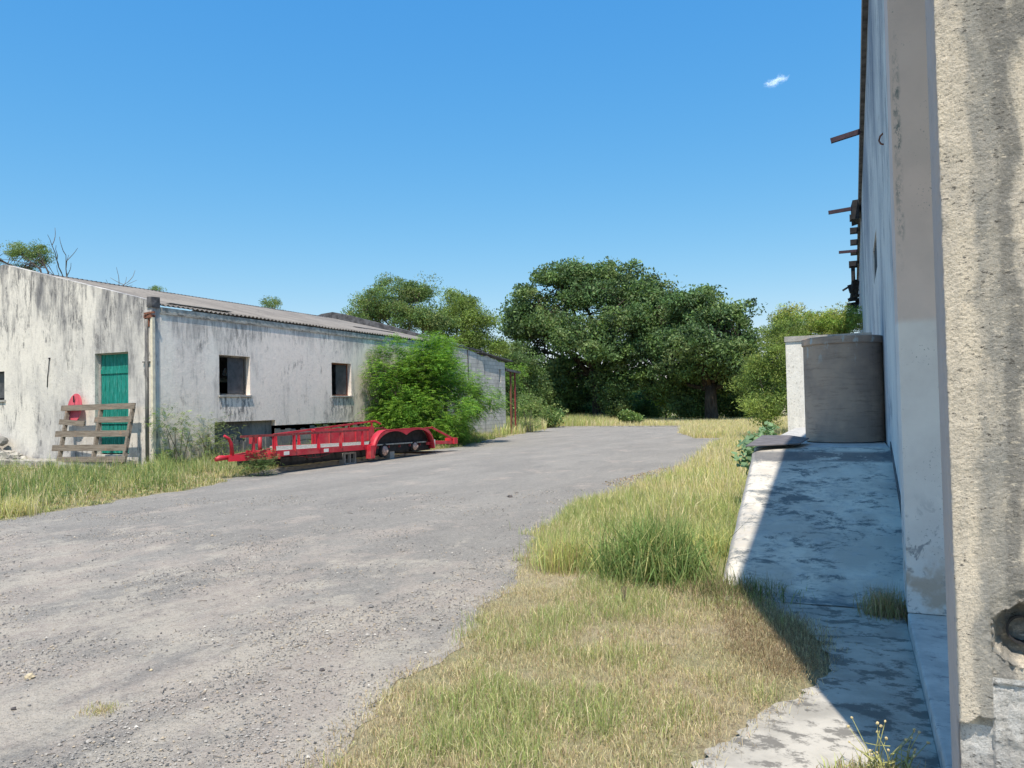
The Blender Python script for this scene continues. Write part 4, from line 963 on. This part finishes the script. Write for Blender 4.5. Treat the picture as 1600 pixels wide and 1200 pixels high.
# --- leafy crowns
def leaves_mesh(name, C, nrm_up, size, cols, aspect=.5):
    """C (n,3) centres"""
    n = len(C); v = rng.normal(size=(n, 3)); v[:, 2] = np.abs(v[:, 2])*nrm_up+.15*v[:, 2]; v /= np.linalg.norm(v, axis=1, keepdims=True)
    t = rng.normal(size=(n, 3)); t -= v*(t*v).sum(1, keepdims=True); t /= np.linalg.norm(t, axis=1, keepdims=True); b = np.cross(v, t)
    s = (size*rng.uniform(.6, 1.3, n))[:, None]
    V = np.stack([C-t*s*.5, C+b*s*aspect*.5, C+t*s*.5-v*s*.12, C-b*s*aspect*.5], 1).reshape(-1, 3)
    T = np.arange(n*4).reshape(-1, 4)
    return np_mesh(name, V, T, np.repeat(cols, 4, 0))
def crown_pts(lobes, nclump, nleaf, crad, hollow=.55, flat=.65):
    L = np.array(lobes, float); sub = []
    for l in L:
        for _ in range(7):
            d = rng.normal(size=3); d /= np.linalg.norm(d); d[2] = d[2]*.9+.15; k_ = rng.uniform(.28, .5); sub.append(np.concatenate([l[:3]+d*l[3:6]*rng.uniform(.75, 1.12), l[3:6]*k_]))
    L[:, 3:6] *= .86; L = np.concatenate([L, np.array(sub)]); vol = L[:, 3]*L[:, 4]*L[:, 5]; k = rng.choice(len(L), nclump, p=vol**.62/(vol**.62).sum())
    d = rng.normal(size=(nclump, 3)); d /= np.linalg.norm(d, axis=1, keepdims=True)
    r = rng.uniform(hollow**3, 1, nclump)**(1/3)*rng.uniform(.9, 1.08, nclump)
    cc = L[k, :3]+d*r[:, None]*L[k, 3:6]
    cc = cc[cc[:, 2] > .2]
    m = np.repeat(cc, nleaf, 0); cr = np.repeat(crad*rng.uniform(.4, 1.5, len(cc)), nleaf)
    o = rng.normal(size=m.shape); o /= np.maximum(1.0, np.linalg.norm(o, axis=1, keepdims=True)*.6)
    o[:, 2] *= flat
    return cc, m+o*cr[:, None]*.55
def limbs(mb, base, top_r, cc, L, nbr=26, trunk_r=.3):
    lob = [Vector(l[:3]) for l in L]; fork = base+Vector((0, 0, 1))*(sorted(l.z for l in lob)[len(lob)//3]-base.z)*.72
    m1 = base.lerp(fork, .5)+Vector((random.uniform(-.15, .15), random.uniform(-.1, .1), 0))*trunk_r*2
    mb.tube([base-Vector((0, 0, .1)), base+Vector((0, 0, .25)), m1, fork], [trunk_r*1.35, trunk_r*1.05, trunk_r*.9, trunk_r*.8], 10)
    for l in lob:
        mid = fork.lerp(l, .5)+Vector((random.uniform(-.4, .4), random.uniform(-.4, .4), random.uniform(-.1, .5)))*top_r
        mb.tube([fork.lerp(base, random.uniform(0, .25)), mid, l], [trunk_r*.42, trunk_r*.26, trunk_r*.12], 7)
        near = [Vector(c) for c in cc if (Vector(c)-l).length < 3.2*top_r][:nbr//2]
        for c in near:
            s0 = mid.lerp(l, random.uniform(.2, .95)); mb.tube([s0, s0.lerp(c, .5)+Vector((0, 0, .15*top_r)), c], [trunk_r*.14, trunk_r*.08, trunk_r*.03], 5, False)
def tree(name, label, base, lobes, nclump, nleaf, crad, size, palette, trunk_r=.3, top_r=1.0, up_=.8, group=None, barkm='bark', cat='tree', aspect=.5, hollow=.5, flat=.65):
    base = Vector(base); t = thing(name, label, cat, base, group)
    cc, C = crown_pts(lobes, nclump, nleaf, crad, hollow, flat)
    pal_ = np.array(palette); ck = rng.integers(0, len(pal_), len(cc)); cols = np.repeat(pal_[ck]*rng.uniform(.65, 1.4, (len(cc), 1)), nleaf, 0)*rng.uniform(.6, 1.45, (len(C), 1))
    ok = C[:, 2] > .05; C = C[ok]; cols = cols[ok]
    link('crown', leaves_mesh('crown', C, up_, size, np.clip(cols, 0, 1), aspect), M['leaf'], t)
    mb = MB(); limbs(mb, base, top_r, cc, lobes, 26, trunk_r); mb.build('trunk', M[barkm], t)
    return t
DK = [(.11, .19, .07), (.13, .22, .08), (.16, .25, .08), (.09, .15, .07), (.20, .27, .11)]
MID = [(.16, .26, .08), (.21, .31, .09), (.13, .22, .08), (.25, .30, .11)]
LIT = [(.31, .43, .09), (.39, .48, .10), (.25, .38, .085), (.41, .43, .15)]
BR = [(.18, .37, .06), (.25, .46, .065), (.13, .29, .055), (.32, .52, .08)]
def lob(px_, py_, Y, rx, rz, ry=None):
    """lobe centred on a sight line at distance Y; radii in pixels of the 1600 px photograph"""
    c = aty(px_, py_, Y); k = Y/1310.0; return (c.x, c.y, c.z, rx*k*1.05, (ry or (rx+rz)/2)*k, rz*k)
g_big = 'tall dark trees closing the yard'
Y1 = 62
tree('broadleaf_tree', 'tallest dark green tree, centre of the far tree line', (aty(935, 655, Y1).x, Y1, 0),
     [lob(905, 455, Y1, 58, 40), lob(965, 460, Y1, 52, 38), lob(850, 490, Y1, 48, 45), lob(1005, 500, Y1-2, 42, 48), lob(900, 520, Y1-3, 62, 45), lob(960, 540, Y1-3, 52, 40), lob(825, 545, Y1, 40, 45), lob(870, 585, Y1, 50, 32), lob(985, 585, Y1-2, 48, 26), lob(1010, 450, Y1, 30, 22), lob(905, 610, Y1+2, 55, 24), lob(840, 620, Y1+2, 40, 24), lob(880, 430, Y1, 50, 20), lob(812, 500, Y1, 26, 30)],
     980, 95, 1.0, .27, DK, .55, 2.2, group=g_big, hollow=.45)
Y2 = 58
tree('broadleaf_tree', 'dark green tree second tallest, right of the centre one', (aty(1112, 655, Y2).x, Y2, 0),
     [lob(1085, 485, Y2, 50, 32), lob(1135, 495, Y2, 42, 30), lob(1160, 530, Y2, 32, 40), lob(1060, 530, Y2, 45, 42), lob(1110, 545, Y2-2, 55, 38), lob(1150, 575, Y2, 36, 32), lob(1060, 585, Y2, 40, 25), lob(1100, 470, Y2, 40, 20), lob(1030, 490, Y2+3, 40, 38), lob(1030, 545, Y2+3, 40, 40), lob(1100, 605, Y2+2, 55, 24), lob(1165, 600, Y2+2, 30, 28), lob(1040, 610, Y2+2, 34, 20)],
     800, 95, .95, .25, DK, .5, 2.0, group=g_big, hollow=.45)
g_bk = 'feathery trees behind the warehouse'
tree('mesquite_tree', 'feathery green tree, taller one over the warehouse roof', (-27.5, 44, 0),
     [lob(620, 472, 44, 50, 34), lob(572, 480, 44, 32, 26), lob(655, 458, 44, 28, 26), lob(590, 490, 44, 30, 25), lob(640, 500, 44, 50, 30), lob(555, 497, 43, 20, 14), lob(680, 500, 44, 30, 28)],
     520, 90, .6, .15, MID+DK[:1], .22, 1.2, group=g_bk, barkm='bark2', hollow=.45, aspect=.35)
tree('mesquite_tree', 'lighter yellow green tree right of the feathery one', (-27.5, 52, 0),
     [lob(715, 485, 52, 40, 32), lob(740, 520, 52, 38, 32), lob(690, 520, 52, 36, 30), lob(765, 545, 52, 26, 22), lob(715, 545, 51, 45, 25)],
     480, 90, .7, .17, [(.19, .28, .065), (.24, .32, .08), (.15, .23, .065)], .2, 1.2, group=g_bk, barkm='bark2', hollow=.45, aspect=.35)
tree('mesquite_tree', 'shady tree between the warehouse end and the tallest tree', (aty(800, 650, 56).x, 56, 0),
     [lob(790, 560, 56, 34, 32), lob(820, 590, 56, 36, 36), lob(775, 590, 55, 30, 25), lob(812, 630, 55, 30, 22)], 260, 80, .75, .18, DK+MID[:1], .2, 1.2, group=g_bk)
tree('mesquite_tree', 'leafy treetop at the left frame edge above the gable', (-33, 23, 0),
     [lob(30, 395, 26, 40, 18), lob(62, 400, 26, 24, 24), lob(-20, 400, 26, 40, 26), lob(20, 425, 26, 60, 20)], 240, 90, .38, .085, MID, .16, .7, group=g_bk, hollow=.3, aspect=.35)
tree('mesquite_tree', 'small treetop peeping over the roof ridge, the left of two', (-34, 28, 0), [lob(243, 452, 30, 15, 8), lob(240, 468, 30, 18, 9)], 46, 50, .26, .08, MID, .08, .5, group=g_bk, hollow=.2, aspect=.35)
tree('mesquite_tree', 'small treetop peeping over the roof ridge, the right of two', (-34, 39, 0), [lob(425, 475, 39, 22, 10), lob(430, 492, 39, 26, 10)], 70, 60, .36, .10, MID, .1, .6, group=g_bk, hollow=.2, aspect=.35)
# bare dead tree
dt = thing('dead_tree', 'leafless dead tree poking above the warehouse roof', 'tree', (-34, 25.3, 0)); mb = MB()
def limb2(p, d, L, r, k):
    pts = [p]; n_ = 4
    for i in range(n_):
        d = (d+Vector((random.uniform(-.28, .28), random.uniform(-.28, .28), random.uniform(-.1, .2)))).normalized(); pts.append(pts[-1]+d*L/n_)
    mb.tube(pts, [r*(1-.55*i/n_) for i in range(n_+1)], 5, False)
    if k > 0:
        for i in (1, 2, 3, 4):
            if random.random() < .95: limb2(pts[i], (d+Vector((random.uniform(-1, 1), random.uniform(-1, 1), random.uniform(-.2, .6)))).normalized(), L*.62, r*.62, k-1)
rs = random.getstate(); random.seed(21); limb2(Vector((-34, 25.3, 0)), Vector((0, 0, 1)), 6.3, .10, 0)
limb2(Vector((-34, 25.2, 6.2)), Vector((.05, -.2, 1)), 2.3, .05, 2); limb2(Vector((-34, 25.3, 6.1)), Vector((.1, .75, .75)), 2.3, .045, 2); random.setstate(rs); mb.build('trunk', M['twig'], dt)
# light bamboo-like thicket on the right
g_r = 'pale trees beyond the dock wall'
tree('willowy_tree', 'pale green drooping tree left of the white dock wall', (aty(1195, 650, 30).x, 30, 0),
     [lob(1195, 600, 30, 34, 48), lob(1215, 560, 30, 34, 48), lob(1225, 520, 31, 28, 25), lob(1190, 640, 29, 30, 22)], 300, 90, .42, .13, [(.22, .31, .08), (.16, .25, .07), (.28, .36, .09)], .09, .6, group=g_r, aspect=.22, barkm='bark2', hollow=.2)
tree('willowy_tree', 'brighter yellow green tree rising behind the white dock wall', (aty(1285, 650, 33).x, 33, 0),
     [lob(1262, 500, 33, 42, 20), lob(1310, 505, 33, 36, 22), lob(1280, 535, 33, 60, 30), lob(1335, 500, 33, 20, 22), lob(1240, 530, 33, 30, 28)], 330, 90, .42, .12, LIT, .09, .6, group=g_r, aspect=.25, barkm='bark2', hollow=.2)
# understory shrubs below the big trees
g_u = 'shrubs under the far trees'
for k, (px_, py_, Y, rx, rz, pal2, lb) in enumerate([
    (865, 615, 68, 50, 40, DK, 'tall dark shrub behind the left side of the tallest tree'), (1090, 615, 68, 50, 38, DK, 'tall dark shrub behind the right-hand trunk'), (960, 625, 60, 26, 28, DK, 'narrow dark shrub close right of the tallest trunk'), (1000, 610, 74, 60, 34, DK, 'dark shrub far back between the two tall trees'),
    (845, 632, 60, 40, 28, DK, 'dark shrub left of the tallest trunk'), (990, 632, 66, 45, 26, DK+MID[:1], 'shrub in the gap right of the tallest trunk'),
    (1040, 620, 64, 30, 18, LIT, 'bright sunlit shrub glimpsed between the two dark trees'), (1075, 638, 60, 34, 20, DK, 'low shrub left of the right-hand trunk'),
    (1150, 636, 62, 34, 24, DK+MID[:1], 'shrub right of the right-hand trunk'), (815, 612, 64, 22, 20, LIT, 'light green shrub seen past the ruined shed'),
    (905, 640, 66, 45, 22, DK, 'deep shade shrub behind the tallest trunk'), (838, 648, 50, 30, 14, MID, 'low green bush in the tall grass'), (985, 652, 53, 14, 7, MID, 'small round bush beside the pale strip')]):
    c = aty(px_, py_, Y)
    tree('shrub', lb, (c.x, Y, 0), [lob(px_, py_, Y, rx, rz), lob(px_+rx*.4, py_+rz*.4, Y, rx*.7, rz*.7)], int(60+rx*2.2), 60, .7 if rx > 20 else .35, .19, pal2, .07, .5, group=g_u, cat='shrub', hollow=.1)
# distant woodland, one mass
cc, C = crown_pts([(x, 84+random.uniform(-3, 4), random.uniform(1.2, 2.8), random.uniform(3, 5), 3, random.uniform(2.2, 3.8)) for x in np.arange(-75, 30, 4.2)], 2600, 42, 1.3, .4)
C[:, 2] = np.maximum(C[:, 2], .1)
pl_ = np.array(DK+MID+LIT[:2]); cols = np.repeat(pl_[rng.integers(0, len(pl_), len(cc))], 42, 0)*rng.uniform(.7, 1.3, (len(C), 1))
tag(link('far_woodland', leaves_mesh('far_woodland', C, .8, .34, cols), M['leaf']), 'distant band of woodland behind the dark trees', 'woodland', kind='stuff')

# --- big feathery bush against the long wall: pinnate fronds
Bb = thing('feathery_bush', 'big bright green feathery bush growing against the warehouse wall', 'bush', (-16.2, 28.5, 0))
lbs = [(-16.5, 26.0, 1.6, 1.1, 1.2, 1.3), (-16.4, 27.3, 2.5, 1.5, 1.8, 1.6), (-16.5, 29.0, 2.6, 1.4, 2.0, 1.4), (-16.4, 30.2, 1.7, 1.3, 1.25, 1.45), (-15.9, 28.2, 1.3, 1.6, 3.0, 1.2), (-16.7, 26.9, 3.2, .9, .9, .95), (-16.3, 25.6, .8, .9, .9, .8), (-16.6, 28.2, 3.5, .8, 1.0, .7)]
cc, C = crown_pts(lbs, 1500, 17, .42, .62, .7); C = C[(C[:, 0] > -17.72) & (C[:, 2] > .15)]
cen = np.array([-16.6, 28.3, 1.2]); D = C-cen; D /= np.linalg.norm(D, axis=1, keepdims=True); D = D*.6+rng.normal(0, .4, D.shape)+np.array([.1, -.1, .1]); D /= np.linalg.norm(D, axis=1, keepdims=True)
BRp = np.array(BR); hi = np.clip((C[:, 2]-1)/3, 0, 1)
cols = BRp[rng.integers(0, 4, len(C))]*rng.uniform(.6, 1.25, (len(C), 1))*np.clip(1+.35*np.array([noise.noise(Vector(c*.9)) for c in C]), .5, 1.4)[:, None]
link('crown', fronds('crown', C, D, rnd(len(C), .18, .36), np.clip(cols, 0, 1), 7), M['leaf'], Bb)
mb = MB()
for k in range(16):
    c = cc[random.randrange(len(cc))]; b_ = Vector((-16.6+random.uniform(-.3, .3), 28+random.uniform(-2.5, 2.5), 0)); mb.tube([b_, b_.lerp(Vector(c), .5)+Vector((0, 0, .4)), Vector(c)], [.05, .035, .012], 6, False)
mb.build('stems', M['bark2'], Bb)
# wispy drier bush at its left, and small one on the annex roof
Wb = thing('wispy_bush', 'thin grey green bush at the wall between window and big bush', 'bush', (-17.2, 24.6, 0))
cc, C = crown_pts([(-17.3, 25.7, 2.4, .35, .6, 1.4), (-17.2, 26.0, 3.3, .4, .6, .6)], 45, 10, .4, .2, .8); C = C[C[:, 0] > -17.72]
D = rng.normal(0, .5, C.shape)+np.array([.2, 0, .3]); D /= np.linalg.norm(D, axis=1, keepdims=True)
link('crown', fronds('crown', C, D, rnd(len(C), .2, .34), np.tile([[.20, .27, .12]], (len(C), 1))*rng.uniform(.7, 1.3, (len(C), 1)), 6), M['leaf'], Wb)
mb = MB()
for k in range(6): mb.tube([(-17.2, 25.5+k*.1, 0), (-17.25, 25.5+k*.12, 1.6), (-17.2, 25.5+k*.15, 3.0)], [.03, .02, .008], 5, False)
mb.build('stems', M['bark2'], Wb)
def smallbush(name, label, x, y, z, r, n, pal2, cat='bush', L=(.14, .3)):
    o_ = thing(name, label, cat, (x, y, 0)); _, C = crown_pts([(x, y, z+r[2]*.6, r[0], r[1], r[2])], n, 9, .3, .1, .8); C = C[C[:, 2] > .05]
    D = rng.normal(0, .5, C.shape)+np.array([.1, -.1, .4]); D /= np.linalg.norm(D, axis=1, keepdims=True); p_ = np.array(pal2)
    link('foliage', fronds('foliage', C, D, rnd(len(C), *L), p_[rng.integers(0, len(p_), len(C))]*rng.uniform(.7, 1.3, (len(C), 1)), 6), M['leaf'], o_)
    mb = MB()
    for k in range(6): mb.tube([(x+random.uniform(-.3, .3)*r[0], y+random.uniform(-.3, .3)*r[1], 0), (x+random.uniform(-.5, .5)*r[0], y+random.uniform(-.5, .5)*r[1], z+r[2])], [.02*min(1, r[2]), .008*min(1, r[2]*1.2)], 5, False)
    mb.build('stems', M['bark2'], o_)
smallbush('small_bush', 'leafy bush at the gable corner between pipe and recess', -17.35, 15.9, .3, (.35, .7, .8), 40, MID+LIT[:1])
smallbush('small_bush', 'tall grey green weeds against the long wall by the recess', -17.4, 17.1, .2, (.35, .8, .75), 45, [(.20, .27, .12), (.26, .32, .13)])
smallbush('small_bush', 'green weeds behind the trailer left of the big bush', -17.2, 22.6, .3, (.4, 1.3, .5), 60, DK+BR[:1])
smallbush('small_bush', 'bright sapling growing at the end of the ruined shed', -18.2, 41.2, 2.9, (.8, .9, .7), 60, BR)
smallbush('small_bush', 'green bush at the foot of the rusty posts', -17.6, 41.8, .2, (.9, 1.0, 1.1), 80, MID)
smallbush('small_bush', 'low yellow green weeds beside the trailer tail', -15.6, 28.2, .1, (.6, 2.3, .35), 90, LIT+BR[:1])
smallbush('small_bush', 'dark low weeds under the trailer front', -13.6, 15.0, 0, (.45, .5, .28), 50, DK)
smallbush('green_weed', 'tall dark green weed in the short grass before the big tussock', -1.70, 5.9, 0, (.05, .04, .16), 14, DK+[(.05, .13, .03)], 'weed', (.03, .06))
smallbush('green_weed', 'dark leafy weed near the gravel edge behind the tussocks', -2.95, 11.4, 0, (.10, .12, .24), 14, DK, 'weed', (.05, .1))
smallbush('green_weed', 'bright low clover patch in front of the dark weed', -1.75, 6.35, 0, (.45, .18, .07), 60, [(.16, .26, .04), (.22, .32, .06)], 'weed', (.03, .06))
# broad leaved plant by the dock corner
bp = thing('broadleaf_plant', 'broad leaved blue green plant at the dock corner by the plate', 'plant', (-1.35, 11.5, 0)); V = []; T = []; Cc = []
for k in range(330):
    a_ = random.uniform(0, 6.28); rr = random.uniform(0, .2); tt = random.random()
    c = Vector((-1.42+tt*.24+math.cos(a_)*rr*.7, 10.9+tt*1.7+math.sin(a_)*rr, random.uniform(.66, 1.02)+tt*.24)); s_ = random.uniform(.03, .062)
    nrm = Vector((random.uniform(-.7, .7), random.uniform(-1, .4), random.uniform(.4, 1))).normalized(); t1 = nrm.orthogonal().normalized(); t1 = Matrix.Rotation(random.uniform(0, 6.28), 3, nrm) @ t1; t2 = nrm.cross(t1)
    b0 = len(V); V += [c-t1*s_, c-t1*s_*.3+t2*s_*.7-nrm*.01, c+t1*s_*.6+t2*s_*.45, c+t1*s_, c+t1*s_*.6-t2*s_*.45, c-t1*s_*.3-t2*s_*.7-nrm*.01]; T += [(b0, b0+1, b0+2), (b0, b0+2, b0+3), (b0, b0+3, b0+4), (b0, b0+4, b0+5)]
    g_ = random.uniform(.75, 1.25); Cc += [(.20*g_, .33*g_, .18*g_)]*6
link('leaves', np_mesh('leaves', np.array([tuple(v) for v in V]), T, np.array(Cc)), M['leaf'], bp)
mb = MB()
for k in range(9): mb.tube([(-1.32, 11.1+k*.1, 0), (-1.36+random.uniform(-.06, .06), 11.1+k*.14, .6), (-1.30+random.uniform(-.06, .06), 11.1+k*.17, .95)], [.012, .01, .006], 5, False)
mb.build('stems', M['weedstem'], bp)

# ================================================================ STONES
rp = ROAD_R[1:12]+[(-12.4, 10.3), (-12.2, 8), (-12.1, 3), (-12.2, 0)]
q = scatter(rp, 60000, lambda p: rng.random(len(p)) < np.clip((4.2/np.maximum(p[:, 1], 2.2))**1.5, .04, 1)*np.clip(.22+1.6*nz2(p, .9, 31)+ .7*(p[:, 0] > -3.6), .05, 1))
n = len(q); s = (.0022+.007*rng.random(n)**4 + .0022*rng.random(n))*(1+.035*q[:, 1]); s[rng.random(n) < .003] *= 1.9
oct_ = np.array([[1, 0, 0], [0, 1, 0], [-1, 0, 0], [0, -1, 0], [0, 0, .75], [0, 0, -.5]])
V = oct_[None]*s[:, None, None]*rng.uniform(.6, 1.3, (n, 6, 3)); ang = rng.uniform(0, 6.28, n); ca, sa = np.cos(ang)[:, None], np.sin(ang)[:, None]
V = np.stack([V[..., 0]*ca-V[..., 1]*sa, V[..., 0]*sa+V[..., 1]*ca, V[..., 2]], -1); V[..., 0] += q[:, :1]; V[..., 1] += q[:, 1:2]; V[..., 2] += (s*.3)[:, None]+.002
fo_ = np.array([[0, 1, 4], [1, 2, 4], [2, 3, 4], [3, 0, 4], [1, 0, 5], [2, 1, 5], [3, 2, 5], [0, 3, 5]])
T = (np.arange(n)[:, None, None]*6+fo_[None]).reshape(-1, 3)
pc = np.array([(.30, .29, .275), (.20, .195, .19), (.40, .38, .35), (.42, .36, .28), (.12, .12, .12), (.60, .57, .52)]); cols = pc[rng.choice(6, n, p=[.34, .26, .18, .12, .07, .03])]
def vcol(name):
    m = Mat(name, .95, spec=.1); a = m.n('ShaderNodeVertexColor'); a.layer_name = 'Col'; m.color(a.outputs[0]); return m.m
M['pebble'] = vcol('mixed_pebbles')
tag(link('pebbles', np_mesh('pebbles', V.reshape(-1, 3), T, np.repeat(cols, 6, 0)), M['pebble']), 'loose pebbles scattered over the gravel', 'pebbles', kind='stuff')
M['ystone'] = simple('yellowish_stone', (.52, .44, .30), .9, var=.2, scale=30); M['dstone'] = simple('dark_stone', (.11, .10, .10), .9, var=.3, scale=20)
for (px_, py_, r, mt, lb) in ((46, 1060, .032, 'ystone', 'pale yellow fist-sized stone alone on the gravel, bottom left'), (21, 1109, .016, 'dstone', 'small dark stone at the bottom left frame edge'), (797, 777, .045, 'dstone', 'dark stone alone in the middle of the gravel yard'),
                              (503, 1048, .018, 'dstone', 'dark stone chip near the verge, bottom centre'), (236, 1048, .012, 'ystone', 'tiny white stone right of the yellow one'), (1003+60, 740, .05, 'ystone', 'brownish stone lump at the edge of the dry leaves')):
    p = at(px_, py_); mb = MB(); mb.rock((0, 0, 0), r, .6, 2, px_); o = mb.build('stone', M[mt]); o.location = (p.x, p.y, r*.35); tag(o, lb, 'stone')
# twigs and dry leaves
tw = MB()
for k in range(45):
    px_, py_ = random.uniform(0, 900), random.uniform(760, 1190); p = at(px_, py_)
    if not (-12 < p.x and pin(rp, [p.x], [p.y])[0]): continue
    a_ = random.uniform(0, 3.14); L = random.uniform(.008, .022)*(1+p.y*.16); d_ = Vector((math.cos(a_), math.sin(a_), 0))*L; tw.tube([p-d_+Vector((0, 0, .006)), p+Vector((0, 0, .008)), p+d_+Vector((random.uniform(-.01, .01), 0, .006))], .0018*(1+p.y*.12), 4)
tag(tw.build('twigs', M['twig']), 'short dry twigs strewn on the gravel', 'twigs', kind='stuff')
q = scatter([(-4.7, 14.8), (-3.6, 13.4), (-3.3, 17), (-3.8, 20), (-4.2, 19)], 1500); n = len(q)
C = np.concatenate([q, rnd(n, .004, .03)[:, None]], 1); cols = blend([BROWN*1.1, STRAW*.8, np.array([.30, .20, .14])], [np.ones(n)]*3)
tag(link('leaf_litter', leaves_mesh('leaf_litter', C, 2.0, .042, cols, .6), M['grass']), 'brown leaf litter at the right edge of the gravel', 'litter', kind='stuff')

# ================================================================ CLOUD
cm = bpy.data.materials.new('thin_cloud'); cm.use_nodes = True; t = cm.node_tree; t.nodes.remove(t.nodes['Principled BSDF'])
df = t.nodes.new('ShaderNodeBsdfDiffuse'); df.inputs[0].default_value = (.9, .9, .9, 1); tl = t.nodes.new('ShaderNodeBsdfTranslucent'); tl.inputs[0].default_value = (.9, .9, .9, 1)
ad = t.nodes.new('ShaderNodeAddShader'); tr = t.nodes.new('ShaderNodeBsdfTransparent'); mx = t.nodes.new('ShaderNodeMixShader'); mx.inputs[0].default_value = .032
t.links.new(df.outputs[0], ad.inputs[0]); t.links.new(tl.outputs[0], ad.inputs[1]); t.links.new(tr.outputs[0], mx.inputs[1]); t.links.new(ad.outputs[0], mx.inputs[2]); t.links.new(mx.outputs[0], t.nodes['Material Output'].inputs[0])
n = 650; u = rng.beta(2.2, 2.2, n)*2-1
Cx = np.stack([u*30, rng.normal(0, 5, n), u*10+rng.normal(0, 1, n)*(4.2*np.sqrt(1-u*u))+2.0*np.sin(u*6)], 1)
r24 = R(24); Cx = np.stack([Cx[:, 0]*math.cos(r24)-Cx[:, 1]*math.sin(r24), Cx[:, 0]*math.sin(r24)+Cx[:, 1]*math.cos(r24), Cx[:, 2]], 1)
cd = ray(1213, 127).normalized()
cl = link('cloud', leaves_mesh('cloud', Cx, .2, 8.0, np.ones((n, 3)), .7), cm); cl.location = Vector((0, 0, HC))+cd*2000
tag(cl, 'single tiny white cloud high in the blue sky', 'cloud')
